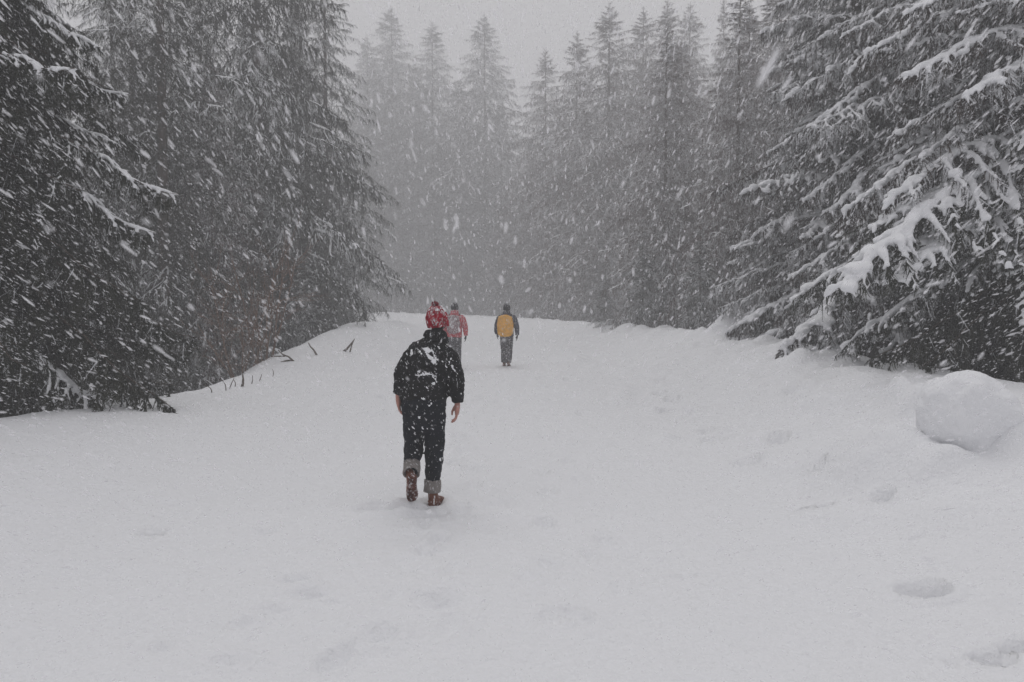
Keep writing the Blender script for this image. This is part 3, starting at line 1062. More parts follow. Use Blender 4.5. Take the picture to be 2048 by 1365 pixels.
d = bank_depth(634, 712)
stick('stick', [[(617, 686), (621, 694), (627, 700), (634, 712)]], d, .028, 'single dark stick poking up from the bank above the forked twig')
d = bank_depth(588, 724)
stick('forked_twig', [[(556, 700), (565, 709), (577, 714), (588, 724)], [(548, 713), (562, 713), (570, 712)], [(560, 725), (572, 722), (584, 721)]], d, .026,
      'forked dark twig lying on the bank edge beside the brown shrub')
d = bank_depth(700, 706)
stick('split_branch', [[(709, 678), (704, 690), (700, 704)], [(709, 679), (698, 692), (689, 701), (672, 711)], [(707, 684), (697, 696), (690, 704)]], d, .022,
      'splintered pale branch end lying half buried near the bank top', 'branch')
for k, (px, top, bot, lean) in enumerate([(484, 748, 768, 1), (470, 758, 768, -3), (503, 750, 762, 1), (518, 748, 757, 4), (545, 738, 748, 0), (452, 756, 776, -9), (424, 768, 780, -12), (458, 755, 773, 8)]):
    d = bank_depth(px, bot + 6)
    lab = ['thick short stub of a stem below the brown shrub', 'thin leaning stem beside the thick stub', 'thin upright stem between stub and forked twig',
           'short stem just below the forked twig', 'lone fine stem nearest the forked twig', 'broken stem leaning away from the thick stub',
           'lowest bent stem on the smooth bank edge', 'crossed stem leaning towards the thick stub'][k]
    stick('dry_stem', [[(px + lean * 1.3, top + 1), (px + lean * .4 + 2, (top + bot) / 2 + 3), (px, bot + 8)]], d,   .030 if k == 0 else .011, lab, 'stem', 'dry stems on the bank edge')

def bare_shrub(px, depth, h, seed, label):
    r = np.random.default_rng(seed)
    mb = MB()
    def grow(p, d, ln, rad, lev):
        n = 5
        pts = [p]
        for i in range(n):
            d = norm(d + r.normal(0, .10, 3) + np.array([0, 0, .03]))
            pts.append(pts[-1] + d * ln / n)
        mb.tube(pts, np.linspace(rad, rad * .45, len(pts)), 4)
        if lev > 0:
            for _ in range(r.integers(5, 9)):
                i = r.integers(1, n + 1)
                dd = norm(d * .5 + r.normal(0, .6, 3) + np.array([0, 0, .1]))
                grow(pts[i], dd, ln * r.uniform(.3, .5), rad * .45, lev - 1)
    for k in range(7):
        a = r.uniform(0, 6.28)
        grow(np.array([.2 * math.cos(a), .2 * math.sin(a), 0]), norm(np.array([.35 * math.cos(a), .35 * math.sin(a), 1.0])), h * r.uniform(.6, 1), .022, 2)
    x = (px - 1024) / F * depth
    v, f = mb.arrays()
    root = empty('bare_shrub', (x, depth, gz(x, depth) - .1))
    obj('branches', mesh_np('branches', v, f, [M['shrub']], True), root)
    tag(root, label, 'shrub', 'leafless shrubs on the bank')
bare_shrub(528, 21.3, 3.2, 71, 'tall reddish brown leafless shrub at the bank edge above the dry stems')
bare_shrub(478, 21.0, 2.6, 72, 'lower brown leafless shrub beside the tall reddish brown one')
bare_shrub(1585, 20.2, 1.2, 73, 'thin leafless shrub under the spruce boughs on the upper bank')
# ------------------------------------------------------------------ people
M['skin'] = plain('skin', (0.42, 0.21, 0.17), 0.6, 0.15, 30, 0.1, 80, spec=.3)
M['hair'] = plain('dark_hair', (0.03, 0.022, 0.018), 0.7, 0.4, 60, 0.6, 150)
M['jacket_black'] = snow_dusted('black_jacket', (0.010, 0.010, 0.011), .8, .26, 60, bump=.35)
M['trouser_black'] = snow_dusted('black_denim', (0.010, 0.012, 0.017), .9, .16, 60, bump=.35)
M['cuff_grey'] = snow_dusted('turned_up_denim', (0.22, 0.20, 0.19), .9, .40, 50, bump=.4)
M['hat_red'] = snow_dusted('red_knit', (0.46, 0.012, 0.035), .95, .62, 34, var=.5, bump=1.0, knit=22)
M['boot_brown'] = snow_dusted('brown_leather', (0.15, 0.055, 0.032), .6, .50, 40, bump=.3)
M['sole_brown'] = snow_dusted('brown_rubber', (0.12, 0.045, 0.032), .8, .60, 45, bump=.4)
M['jacket_red'] = snow_dusted('red_jacket', (0.50, 0.045, 0.065), .85, .60, 45, bump=.5)
M['pack_grey'] = snow_dusted('snowy_grey_pack', (0.24, 0.14, 0.15), .85, .75, 40, bump=.5)
M['jacket_navy'] = snow_dusted('navy_jacket', (0.022, 0.024, 0.048), .85, .45, 45, bump=.5)
M['pack_orange'] = snow_dusted('orange_pack', (0.80, 0.41, 0.07), .8, .38, 45, bump=.4)
M['trouser_grey'] = snow_dusted('dark_grey_trousers', (0.05, 0.047, 0.055), .9, .58, 45, bump=.5)
M['hat_dark'] = snow_dusted('dark_knit', (0.018, 0.017, 0.022), .95, .50, 18, bump=.8, knit=20)
M['glove_dark'] = plain('dark_glove', (0.02, 0.02, 0.022), .9, .3, 30)

def finish(me, mat, amp=0.0, freq=(9, 9, 9), seed=0, amp2=0.0, freq2=40):
    if amp:
        co = get_co(me)
        nr = get_normals(me)
        n1 = fbm(co * np.array(freq) + seed, 3, seed) - .5
        ridge = .5 - np.abs(fbm(co * np.array(freq) * .8 + seed + 31, 2, seed + 3) - .5) * 4
        dsp = amp * (n1 * 1.6 + np.clip(ridge, -.2, .5) * .7)
        if amp2: dsp = dsp + amp2 * (fbm(co * freq2, 2, seed + 9) - .5)
        set_co(me, co + nr * dsp[:, None])
    me.materials.append(mat)
    return me

def hand_tubes(mb, W, s, curl=1.0, scale=1.0):
    """W wrist point; s = +1 for the right hand, -1 for the left; fingers hang and curl inwards"""
    W = np.asarray(W, float)
    q = lambda x, y, z: W + np.array([-s * x, y, z]) * scale
    mb.tube([q(-.004, 0, .05), q(0, 0, 0), q(.002, .002, -.035), q(.004, .004, -.07), q(.006, .004, -.098)],
            [(.024 * scale, .027 * scale), (.020 * scale, .027 * scale), (.021 * scale, .038 * scale), (.018 * scale, .042 * scale), (.013 * scale, .038 * scale)], 12, 3)
    for k, (dy, ln, cu) in enumerate([(.030, .072, .75), (.011, .080, .95), (-.010, .075, 1.05), (-.029, .060, 1.2)]):
        cu *= curl
        a = [.25 * cu, .75 * cu, 1.25 * cu]
        p = np.array([.006, dy, -.092])
        pts = [p + np.array([0, 0, .02]), p]
        for i, fr in enumerate((.45, .32, .23)):
            p = p + ln * fr * np.array([math.sin(a[i]), dy * .12, -math.cos(a[i])])
            pts.append(p)
        mb.tube([q(*x) for x in pts], [.0095 * scale, .0092 * scale, .0086 * scale, .0078 * scale, .0062 * scale], 8, 2)
    pts = [(.008, .024, -.025), (.026, .032, -.048), (.040, .030, -.076), (.042, .024, -.102)]
    mb.tube([q(*x) for x in pts], [.014 * scale, .012 * scale, .0095 * scale, .007 * scale], 8, 2)

def boot_mesh():
    """heel at the origin, toe along +Y, up +Z"""
    mb = MB()
    mb.tube([(0, -.005, .055), (0, .04, .060), (0, .12, .060), (0, .20, .048), (0, .255, .040), (0, .285, .035)],
            [(.036, .040), (.042, .046), (.044, .044), (.050, .034), (.047, .026), (.022, .012)], 16, 4)
    mb.tube([(0, .06, .05), (0, .052, .12), (0, .048, .17)], [(.046, .058), (.046, .054), (.048, .056)], 16, 3)
    up = remesh(mb, .008, 3)
    finish(up, M['boot_brown'], .003, (30, 30, 30), 4)
    # sole: outline prism with tread bars
    ol = np.array([(0, -.045), (.030, -.038), (.040, -.01), (.038, .06), (.040, .12), (.052, .19), (.050, .245), (.032, .285), (0, .298),
                   (-.030, .288), (-.046, .245), (-.046, .19), (-.036, .12), (-.036, .06), (-.040, -.01), (-.030, -.038)])
    n = len(ol)
    v, q = [], []
    for z, k in ((.032, .97), (.026, 1.05), (.004, 1.05), (0, 1.0)):
        v += [(x * k, .12 + (y - .12) * (1 + (k - 1) * .5), z) for x, y in ol]
    v = np.array(v)
    q = [(i * n + j, (i + 1) * n + j, (i + 1) * n + (j + 1) % n, i * n + (j + 1) % n) for i in range(3) for j in range(n)]
    sb = MB()
    cap0 = np.array([(0, .12, .032)]); cap1 = np.array([(0, .12, .0)])
    vv = np.concatenate([v, cap0, cap1])
    t = [(4 * n, j, (j + 1) % n) for j in range(n)] + [(4 * n + 1, 3 * n + (j + 1) % n, 3 * n + j) for j in range(n)]
    sb.add(vv, q, t)
    for k, y in enumerate(np.linspace(-.03, .275, 13)):
        if .07 < y < .10: continue
        w = np.interp(y, [-.045, 0, .06, .12, .19, .25, .29], [.02, .034, .034, .034, .045, .042, .02])
        sb.tube([(-w, y - .006, -.003), (0, y + .004, -.004), (w, y - .006, -.003)], [.0075] * 3, 6)
    v, f = sb.arrays()
    return up, mesh_np('sole', v, f, [M['sole_brown']], True)
BOOT_UP, BOOT_SOLE = boot_mesh()

def cuff_mesh(p0, p1, r0, r1, name='cuff'):
    """turned-up trouser end: a doubled band, open at the foot"""
    p0, p1 = np.array(p0, float), np.array(p1, float)
    prof = [(0.0, 0.0), (0.02, .008), (.5, .010), (.96, .009), (1.0, .002), (.98, -.006), (.5, -.008), (.2, -.008)]
    d = norm(p1 - p0)
    u = norm(np.array([1.0, 0, 0]) - d[0] * d)
    w = np.cross(d, u)
    n = 28
    v = []
    for t, off in prof:
        c = p0 + (p1 - p0) * t
        r = r0 + (r1 - r0) * t + off
        for k in range(n):
            a = k / n * 2 * math.pi
            rr = r * (1 + .05 * math.sin(3 * a + 4 * t) + .02 * math.sin(7 * a))
            v.append(c + u * math.cos(a) * rr + w * math.sin(a) * rr)
    m = len(prof)
    q = [(i * n + j, i * n + (j + 1) % n, (i + 1) * n + (j + 1) % n, (i + 1) * n + j) for i in range(m - 1) for j in range(n)]
    return mesh_np(name, v, q, [M['cuff_grey']], True)

def patch_snow(me, fn, thick, name='clinging_snow'):
    """thin snow crust over those faces of a mesh for which fn(centre, normal) is true"""
    co, nr = get_co(me), get_normals(me)
    nl = len(me.loops)
    li = np.zeros(nl, np.int32); me.loops.foreach_get('vertex_index', li)
    tot = np.zeros(len(me.polygons), np.int32); me.polygons.foreach_get('loop_total', tot)
    q = li.reshape(-1, 4) if (tot == 4).all() else None
    if q is None:
        st = np.zeros(len(me.polygons), np.int32); me.polygons.foreach_get('loop_start', st)
        st = st[tot == 4]
        q = np.stack([li[st + k] for k in range(4)], 1)
    c = co[q].mean(1); n = nr[q].mean(1)
    sel = fn(c, n)
    q2 = q[sel]
    cnt_all = np.bincount(q.ravel(), minlength=len(co))
    cnt_sel = np.bincount(q2.ravel(), minlength=len(co))
    frac = cnt_sel / np.maximum(cnt_all, 1)
    off = np.where(frac > .99, thick, -.001 + thick * .35 * frac)
    off = off * (.6 + .8 * fbm(co * 45, 2, 77))
    v = co + nr * off[:, None]
    used = np.unique(q2)
    remap = -np.ones(len(co), int); remap[used] = np.arange(len(used))
    return mesh_np(name, v[used], remap[q2], [M['cling']], True)

def pompom(c, r, seed, mat, name='pompom'):
    g = np.random.default_rng(seed)
    mb = MB()
    mb.ball((0, 0, 0), r * .72, 14, 10)
    n = 420
    d = norm(g.normal(size=(n, 3)))
    for k in range(n):
        ln = r * g.uniform(.82, 1.08)
        e = norm(d[k] + g.normal(0, .12, 3))
        s = norm(np.cross(e, g.normal(size=3))) * r * .09
        s2 = norm(np.cross(e, s)) * r * .09
        b = d[k] * r * .6
        mb.add([b - s, b + s, b + s2, b + e * (ln - r * .6) * 1.0 + e * 0], t=[(0, 1, 3), (1, 2, 3), (2, 0, 3)])
    v, f = mb.arrays()
    return mesh_np(name, v + np.asarray(c), f, [mat], False)

def person(loc, rz, J, label, group, mats, main=False, hat='beanie', pack=None, scale=1.0, gloves=False):
    root = empty('person', loc, rz)
    root.scale = (scale,) * 3
    tag(root, label, 'person', group)
    vox = .0075 if main else .014
    # ---- body: one continuous skin
    b = MB()
    hc = np.array(J['head'])
    nk = np.array(J['neck'])
    b.ball(hc, (.075, .092, .108), 18, 14)
    b.ball(hc + np.array([0, .03, -.055]), (.055, .06, .055), 14, 10)                    # jaw
    b.tube([hc + np.array([0, .080, .02]), hc + np.array([0, .098, -.005]), hc + np.array([0, .108, -.028]), hc + np.array([0, .086, -.036])],
           [.009, .011, .014, .012], 8, 2)                                                # nose
    b.tube([hc + np.array([-.022, .080, -.062]), hc + np.array([0, .090, -.062]), hc + np.array([.022, .080, -.062])], [.006, .009, .006], 7, 2)   # mouth
    for s in (-1, 1):
        b.ball(hc + np.array([s * .079, .0, -.012]), (.012, .022, .034), 9, 7)            # ear
        b.ball(hc + np.array([s * .032, .080, .022]), (.018, .010, .009), 8, 6)           # brow
    b.tube([nk + np.array([0, -.01, -.06]), nk, hc + np.array([0, -.01, -.05])], [.066, .058, .056], 14, 3)
    T = J['torso']
    b.tube([t[:3] for t in T], [(t[3] * .82, t[4] * .82) for t in T], 18, 3)
    for s, key in ((-1, 'arm_l'), (1, 'arm_r')):
        A = J[key]
        b.tube([a[:3] for a in A], np.array([a[3] for a in A]) * np.linspace(.7, .52, len(A)), 12, 4)
        hand_tubes(b, A[-1][:3], s, 1.0 if s > 0 else .8, 1.28 if main else 1.1)
    for key in ('leg_l', 'leg_r'):
        A = J[key]
        b.tube([a[:3] for a in A], np.array([a[3] for a in A]) * np.linspace(.8, .5, len(A)), 12, 4)
    body = remesh(b, vox, 2 if main else 1)
    body.materials.append(M['skin'])
    if gloves:
        body.materials.append(M['glove_dark'])
        co = get_co(body)
        wl_, wr_ = np.array(J['arm_l'][-1][:3]), np.array(J['arm_r'][-1][:3])
        for p in body.polygons:
            c = p.center
            if c.z < max(wl_[2], wr_[2]) + .02 and (c.x < wl_[0] + .06 or c.x > wr_[0] - .06):
                p.material_index = 1
    bo = obj('body', body, root)
    for s in (-1, 1):
        e = MB(); e.ball(hc + np.array([s * .031, .076, .008]), (.013, .010, .009), 10, 8)
        v, f = e.arrays()
        obj('eye', mesh_np('eye', v, f, [M['hair']], True), bo)
    # ---- hair
    h = MB()
    h.ball(hc + np.array([0, -.014, .006]), (.081, .088, .100), 18, 14)
    h.ball(hc + np.array([0, -.045, -.055]), (.055, .035, .045), 14, 10)
    hm = remesh(h, .008 if main else .014, 2)
    obj('hair', finish(hm, M['hair'], .008, (60, 60, 20), 3), root)
    # ---- hat
    k = MB()
    tlt = np.array(J.get('hat_tilt', (0, 0)))
    zs = [-.05, -.02, .02, .06, .095, .125, .145]
    rs = [.096, .102, .104, .098, .084, .062, .036]
    pts = [hc + np.array([tlt[0] * (z + .045), -.012 + tlt[1] * (z + .045), z + .004]) for z in zs]
    k.tube(pts, [(r, r * 1.08) for r in rs], 22, 4)
    hatm = remesh(k, .006 if main else .012, 2)
    hat_o = obj('hat', finish(hatm, mats['hat'], .007, (38, 38, 50), 6), root)
    kb = MB()
    cr = [hc + np.array([0, -.012, -.043]), hc + np.array([0, -.012, -.020]), hc + np.array([tlt[0] * .04, -.012, .002])]
    kb.tube(cr, [(.098, .106), (.107, .115), (.104, .112)], 24, 3)
    obj('hat_brim', finish(remesh(kb, .007 if main else .013, 2), mats['hat'], .005, (50, 50, 30), 8), hat_o)
    if hat == 'pompom':
        obj('pompom', pompom(pts[-1] + np.array([0, 0, .012]), .040, 5, mats['pompom']), hat_o)
    # ---- trousers
    t = MB()
    P = J['pelvis']
    t.tube([p[:3] for p in P], [(p[3], p[4]) for p in P], 20, 3)
    for key in ('leg_l', 'leg_r'):
        A = J[key]
        t.tube([a[:3] for a in A], [a[3] for a in A], 16, 5)
    tm = remesh(t, .010 if main else .014, 3)
    finish(tm, mats['trousers'], .013 if main else .012, (9, 9, 17), 12, .004)
    tr = obj('trousers', tm, root)
    if main:
        for key in ('leg_l', 'leg_r'):
            A = J[key]
            p1 = np.array(A[-1][:3]); p0 = np.array(A[-2][:3])
            d = norm(p1 - p0)
            obj('trouser_cuff', cuff_mesh(p1 - d * .085, p1 + d * .035, A[-1][3] + .004, A[-1][3] + .006, 'trouser_cuff'), tr)
    # ---- boots
    for key in ('foot_l', 'foot_r'):
        loc_, rot = J[key]
        up = obj('boot', BOOT_UP, root)
        up.location = loc_
        up.rotation_euler = rot
        obj('sole', BOOT_SOLE, up)
    # ---- jacket
    j = MB()
    j.tube([q[:3] for q in T], [(q[3], q[4]) for q in T], 22, 4)
    for key in ('arm_l', 'arm_r'):
        A = J[key]
        j.tube([a[:3] for a in A], [a[3] for a in A], 16, 5)
    jm = remesh(j, .0085 if main else .013, 3)
    finish(jm, mats['jacket'], .017 if main else .014, (8, 8, 13), 22, .004)
    ja = obj('jacket', jm, root)
    cz = nk
    cb = MB()
    cb.tube([cz + np.array([0, -.012, -.055]), cz + np.array([0, -.006, -.01]), cz + np.array([.0, .0, .03]), cz + np.array([.0, .004, .046])],
            [(.128, .112), (.114, .106), (.108, .104), (.098, .094)], 22, 4)
    obj('collar', finish(remesh(cb, .008 if main else .013, 2), mats['jacket'], .014, (14, 14, 18), 25), ja)
    if main:
        wl2 = J['arm_r'][-1]
        def mask(c, n):
            q = np.stack([c[:, 0] * 1.0 + c[:, 2] * .75, c[:, 1] * .6, c[:, 2] * 1.0 - c[:, 0] * .75], 1) * np.array([30, 22, 14])
            f = fbm(q, 4, 8, .6)
            S = (1.25 * np.exp(-((c[:, 0] - .09 + (c[:, 2] - 1.365) * .6) / .060) ** 2 - ((c[:, 2] - 1.365) / .060) ** 2)
                 + .48 * np.exp(-((c[:, 0] - .03) / .09) ** 2 - ((c[:, 2] - 1.445) / .03) ** 2)
                 + .38 * np.exp(-((c[:, 0] + .12) / .06) ** 2 - ((c[:, 2] - 1.40) / .05) ** 2)
                 + .36 * np.exp(-((c[:, 0] - .25) / .05) ** 2 - ((c[:, 2] - 1.35) / .05) ** 2)
                 + .18 * np.exp(-((c[:, 0] - .06) / .20) ** 2 - ((c[:, 2] - 1.15) / .12) ** 2) + .12)
            back = n[:, 1] < .25
            line = (np.abs(c[:, 2] - (1.222 - .10 * (c[:, 0] - .0) + .012 * np.sin(c[:, 0] * 30))) < .0055) & (c[:, 0] > -.07) & (c[:, 0] < .13)
            line2 = (np.abs(c[:, 2] - (1.425 - .25 * np.abs(c[:, 0] - .03))) < .006) & (c[:, 0] > -.08) & (c[:, 0] < .10)
            return back & ((f < .22 + .33 * S) | (line & (n[:, 1] < -.3)))
        tag(obj('clinging_snow', patch_snow(jm, mask, .008), ja), kind='stuff')
        def mask_h(c, n):
            f = fbm(c * 48, 3, 4)
            S = .55 * np.exp(-((c[:, 2] - hc[2] - .115) / .028) ** 2) + .25 * (n[:, 0] > .5) + .22 * np.exp(-((c[:, 0] - hc[0] - .01 + (c[:, 2] - hc[2]) * .6) / .018) ** 2)
            return f < .20 + .40 * S
        tag(obj('clinging_snow', patch_snow(hatm, mask_h, .006), hat_o), kind='stuff')
        def mask_t(c, n):
            return (n[:, 1] < .2) & (fbm(np.stack([c[:, 0] + c[:, 2] * .7, c[:, 1], c[:, 2] - c[:, 0] * .7], 1) * np.array([34, 22, 20]), 3, 14) < .25)
        tag(obj('clinging_snow', patch_snow(tm, mask_t, .006), tr), kind='stuff')
    if pack:
        pc = np.array(pack['at'])
        w_, d_, h_ = pack['size']
        bp = MB()
        bp.tube([pc + np.array([0, .02, -h_ * .5]), pc + np.array([0, 0, -h_ * .42]), pc + np.array([0, -.01, -.05]), pc + np.array([0, 0, h_ * .25]),
                 pc + np.array([0, .01, h_ * .43]), pc + np.array([0, .03, h_ * .5])],
                [(w_ * .36, d_ * .3), (w_ * .47, d_ * .46), (w_ * .52, d_ * .55), (w_ * .48, d_ * .5), (w_ * .42, d_ * .42), (w_ * .25, d_ * .2)], 18, 4)
        po = obj('backpack', finish(remesh(bp, .014, 2), mats['pack'], .014, (9, 9, 9), 31), root)
        lid = MB()
        lid.tube([pc + np.array([-w_ * .40, -.02, h_ * .36]), pc + np.array([0, -.03, h_ * .40]), pc + np.array([w_ * .40, -.02, h_ * .36])], [(.05, .07), (.085, .07), (.05, .07)], 14, 4, ref=(0, 1, 0))
        obj('lid', finish(remesh(lid, .014, 2), mats['pack'], .008, (12, 12, 12), 33), po)
        pk = MB()
        pk.ball(pc + np.array([0, -d_ * .45, -h_ * .16]), (w_ * .36, d_ * .24, h_ * .22), 16, 12)
        obj('front_pocket', finish(remesh(pk, .014, 2), mats['pack'], .008, (12, 12, 12), 34), po)
        sh = np.array(T[-3][:3])
        for s in (-1, 1):
            st = MB()
            st.tube([pc + np.array([s * .10, .06, h_ * .36]), sh + np.array([s * .125, -.02, .075]), sh + np.array([s * .135, .12, .03]), sh + np.array([s * .15, .155, -.16]), pc + np.array([s * w_ * .45, .10, -h_ * .3])],
                    [(.026, .010)] * 5, 10, 5)
            v, f = st.arrays()
            obj('strap', mesh_np('strap', v, f, [M['glove_dark']], True), po)
    return root

# the walker in the red bobble hat, mid stride: weight on the right foot, left foot just lifted
J1 = dict(
    head=(.118, .115, 1.700), neck=(.104, .078, 1.560), hat_tilt=(-.12, -.1),
    torso=[(.0, .0, .985, .225, .155), (.0, 0, 1.04, .228, .158), (.008, 0, 1.12, .212, .150), (.025, .012, 1.22, .222, .155), (.045, .03, 1.33, .236, .155), (.060, .048, 1.415, .205, .140), (.080, .06, 1.482, .152, .114), (.097, .07, 1.545, .090, .088)],
    arm_l=[(-.05, .05, 1.42, .076), (-.115, .042, 1.37, .084), (-.168, .02, 1.28, .082), (-.206, -.01, 1.19, .072), (-.230, .0, 1.10, .062), (-.246, .01, 1.03, .055)],
    arm_r=[(.17, .05, 1.415, .076), (.228, .042, 1.365, .084), (.268, .01, 1.27, .084), (.296, -.03, 1.16, .080), (.306, -.02, 1.05, .070), (.308, .0, .955, .060)],
    pelvis=[(0, .0, 1.10, .19, .14), (0, 0, 1.0, .205, .15), (-.005, 0, .90, .208, .150), (-.008, .01, .80, .19, .135), (-.008, .02, .70, .165, .11)],
    leg_l=[(-.095, .0, .92, .112), (-.105, .05, .72, .100), (-.112, .095, .53, .092), (-.112, .03, .465, .088), (-.106, -.09, .42, .074), (-.098, -.20, .35, .064)],
    leg_r=[(.085, .0, .92, .112), (.09, .015, .72, .103), (.088, .03, .52, .094), (.078, .012, .33, .080), (.070, 0, .14, .066)],
    foot_l=((-.076, -.315, .290), (R(-54), R(-4), R(14))),
    foot_r=((.066, -.065, -.040), (0, 0, R(-14))),
)
xg = (848 - 1024) / F * 7.2
person((xg, 7.2, PERSON_Z), 0, J1, 'walker in black jacket and red bobble hat with snow on the back', 'people walking up the snowy road',
       dict(hat=M['hat_red'], pompom=M['hat_red'], trousers=M['trouser_black'], jacket=M['jacket_black']), main=True, hat='pompom', scale=.975)

J2 = dict(
    head=(.0, .10, 1.66), neck=(.0, .06, 1.535),
    torso=[(0, 0, .86, .21, .16), (0, 0, .95, .215, .16), (0, 0, 1.08, .205, .155), (0, .012, 1.20, .21, .155), (0, .03, 1.32, .225, .155), (0, .045, 1.42, .20, .14), (0, .055, 1.48, .14, .11), (0, .06, 1.53, .085, .085)],
    arm_l=[(-.15, .045, 1.41, .085), (-.21, .04, 1.37, .086), (-.255, .02, 1.26, .080), (-.285, .0, 1.15, .074), (-.29, .05, 1.03, .066), (-.28, .09, .93, .058)],
    arm_r=[(.15, .045, 1.41, .085), (.21, .04, 1.37, .086), (.26, .01, 1.26, .080), (.295, -.03, 1.14, .074), (.31, -.05, 1.02, .066), (.315, -.05, .90, .058)],
    pelvis=[(0, 0, 1.05, .18, .13), (0, 0, .95, .195, .145), (0, 0, .85, .19, .14), (0, .01, .76, .16, .12)],
    leg_l=[(-.09, 0, .90, .110), (-.10, .03, .70, .102), (-.10, .05, .50, .096), (-.095, -.04, .30, .092), (-.09, -.12, .12, .092)],
    leg_r=[(.09, 0, .90, .110), (.09, .08, .70, .102), (.085, .14, .50, .096), (.08, .16, .30, .092), (.08, .16, .10, .092)],
    foot_l=((-.09, -.185, .03), (R(-22), 0, R(4))),
    foot_r=((.08, .10, -.015), (0, 0, R(-6))),
)
d2 = 22.0
x2 = (909 - 1024) / F * d2
person((x2, d2, gz(x2, d2)), 0, J2, 'walker in red jacket and dark cap partly hidden behind the nearest walker', 'people walking up the snowy road',
       dict(hat=M['hat_dark'], pompom=M['hat_dark'], trousers=M['trouser_grey'], jacket=M['jacket_red'], pack=M['pack_grey']), hat='beanie',
       pack=dict(at=(-.02, -.20, 1.22), size=(.36, .24, .44)), gloves=True)
import copy
J3 = copy.deepcopy(J2)
J3['leg_l'] = [(-.085, 0, .90, .110), (-.085, .06, .70, .104), (-.075, .10, .50, .100), (-.07, .10, .30, .098), (-.07, .10, .10, .098)]
J3['leg_r'] = [(.085, 0, .90, .110), (.085, .03, .70, .104), (.075, .03, .50, .100), (.065, -.06, .30, .098), (.06, -.12, .12, .098)]
J3['foot_l'] = ((-.07, .04, -.015), (0, 0, R(6)))
J3['foot_r'] = ((.06, -.185, .03), (R(-22), 0, R(-4)))
d3 = 23.0
x3 = (1013 - 1024) / F * d3
person((x3, d3, gz(x3, d3)), R(-4), J3, 'walker in navy jacket carrying an orange backpack, alone in the open', 'people walking up the snowy road',
       dict(hat=M['hat_dark'], pompom=M['cling'], trousers=M['trouser_grey'], jacket=M['jacket_navy'], pack=M['pack_orange']), hat='pompom',
       pack=dict(at=(-.02, -.23, 1.18), size=(.46, .30, .54)), gloves=True)

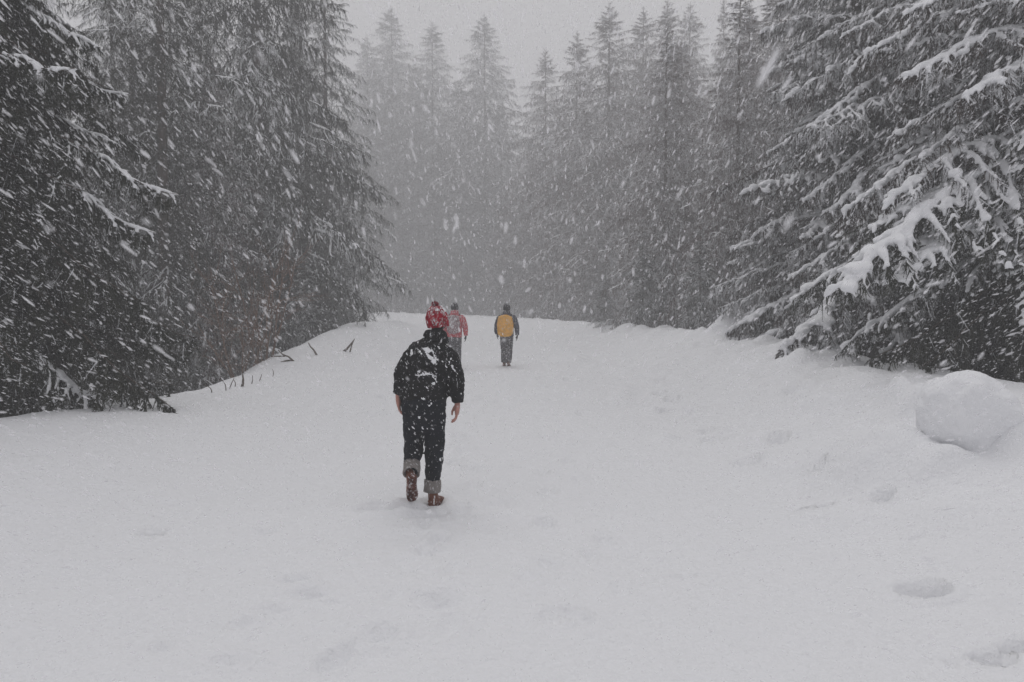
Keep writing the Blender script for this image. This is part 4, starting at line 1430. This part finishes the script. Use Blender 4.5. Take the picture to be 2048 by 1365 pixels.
# ------------------------------------------------------------------ air and falling snow
def falling_snow():
    r = np.random.default_rng(99)
    wind = norm(np.array([0.02, 1.0, -.36]))
    n1, n2 = 100000, 50000
    d = np.concatenate([1.1 + 12.0 * r.random(n1) ** .62, 8 + 34.0 * r.random(n2) ** .8])
    d = np.concatenate([d, r.uniform(.6, 1.3, 90)])
    n = n1 + n2 + 90
    P = np.stack([r.uniform(-.82, .82, n) * d, d, CAMZ + r.uniform(-.50, .50, n) * d - .03 * d], 1)
    keep = P[:, 2] > ground_z(P[:, 0], P[:, 1], False) + .03
    P = P[keep]; d = d[keep]
    n = len(P)
    width = r.lognormal(math.log(.0022), .46, n) * np.interp(d, [.6, 2, 5, 12, 40], [.55, .8, 1.0, 1.45, 2.4])
    width = np.where(d < 4, np.minimum(width, .0042), width)
    length = width * r.uniform(4.0, 14.0, n) * np.interp(d, [1, 3, 12, 28], [1.2, 1.35, 1.0, .6])
    ax = norm(wind + r.normal(0, .10, (n, 3)))
    s1 = norm(np.cross(ax, r.normal(size=(n, 3))))
    s2 = np.cross(ax, s1)
    tip0 = P - ax * (length * .55)[:, None]
    tip1 = P + ax * (length * .45)[:, None]
    w1 = (width * r.uniform(.7, 1.2, n))[:, None]
    far = d > 4.0
    thin = d[far] > 11.0
    v1 = np.stack([tip0, P + s1 * w1, tip1, P - s1 * w1, P + s2 * w1, P - s2 * w1], 1)[far].reshape(-1, 3)
    q1 = (np.array([(0, 1, 2, 3), (0, 4, 2, 5)])[None] + (np.arange(far.sum()) * 6)[:, None, None])
    q1 = np.concatenate([q1[:, 0], q1[~thin, 1]])
    # close flakes: rounded tufts, two crossed ten-sided plates
    nr = ~far
    Pn, an, ln, wn_ = P[nr], ax[nr], length[nr][:, None], w1[nr]
    m10 = np.arange(10) / 10 * 2 * math.pi
    plates = []
    for sv_ in (s1[nr], s2[nr]):
        jj = r.uniform(.72, 1.2, (len(Pn), 10, 1))
        plates.append(Pn[:, None] + (an * ln * .5)[:, None] * np.cos(m10)[None, :, None] * jj + (sv_ * wn_)[:, None] * np.sin(m10)[None, :, None] * jj)
    v2 = np.concatenate(plates, 1).reshape(-1, 3)
    q2 = (np.array([range(10), range(10, 20)])[None] + (np.arange(len(Pn)) * 20)[:, None, None] + len(v1)).reshape(-1, 10)
    v = np.concatenate([v1, v2])
    m, nn, l, b = material('snowflake')
    nn.remove(b)
    out = nn.get('Material Output')
    df = nn.new('ShaderNodeBsdfDiffuse'); df.inputs[0].default_value = (.9, .9, .92, 1)
    tl = nn.new('ShaderNodeBsdfTranslucent'); tl.inputs[0].default_value = (.9, .9, .92, 1)
    tr = nn.new('ShaderNodeBsdfTransparent')
    m1 = nn.new('ShaderNodeMixShader'); m1.inputs[0].default_value = .5
    m2 = nn.new('ShaderNodeMixShader'); m2.inputs[0].default_value = .48
    l.new(df.outputs[0], m1.inputs[1]); l.new(tl.outputs[0], m1.inputs[2])
    l.new(m1.outputs[0], m2.inputs[1]); l.new(tr.outputs[0], m2.inputs[2])
    l.new(m2.outputs[0], out.inputs[0])
    o = obj('falling_snow', mesh_np('falling_snow', v, [q1, q2], [m]))
    tag(o, 'dense wind driven snowflakes filling the air over the road', 'snowfall', kind='stuff')
falling_snow()

def haze():
    x0, x1, y0, y1, z0, z1 = -1450, 1450, -60, 240, -5.5, 62
    v = [(x0, y0, z0), (x1, y0, z0), (x1, y1, z0), (x0, y1, z0), (x0, y0, z1), (x1, y0, z1), (x1, y1, z1), (x0, y1, z1)]
    q = [(0, 3, 2, 1), (4, 5, 6, 7), (0, 1, 5, 4), (1, 2, 6, 5), (2, 3, 7, 6), (3, 0, 4, 7)]
    m, n, l, b = material('snow_haze')
    n.remove(b)
    pv = n.new('ShaderNodeVolumePrincipled')
    pv.inputs['Color'].default_value = (.99, .99, 1.0, 1)
    pv.inputs['Density'].default_value = 0.0074
    pv.inputs['Anisotropy'].default_value = 0.2
    l.new(pv.outputs[0], n.get('Material Output').inputs['Volume'])
    o = obj('haze', mesh_np('haze', v, np.array(q), [m]))
    tag(o, 'pale haze of blowing snow between the trees', 'haze', kind='stuff')
haze()
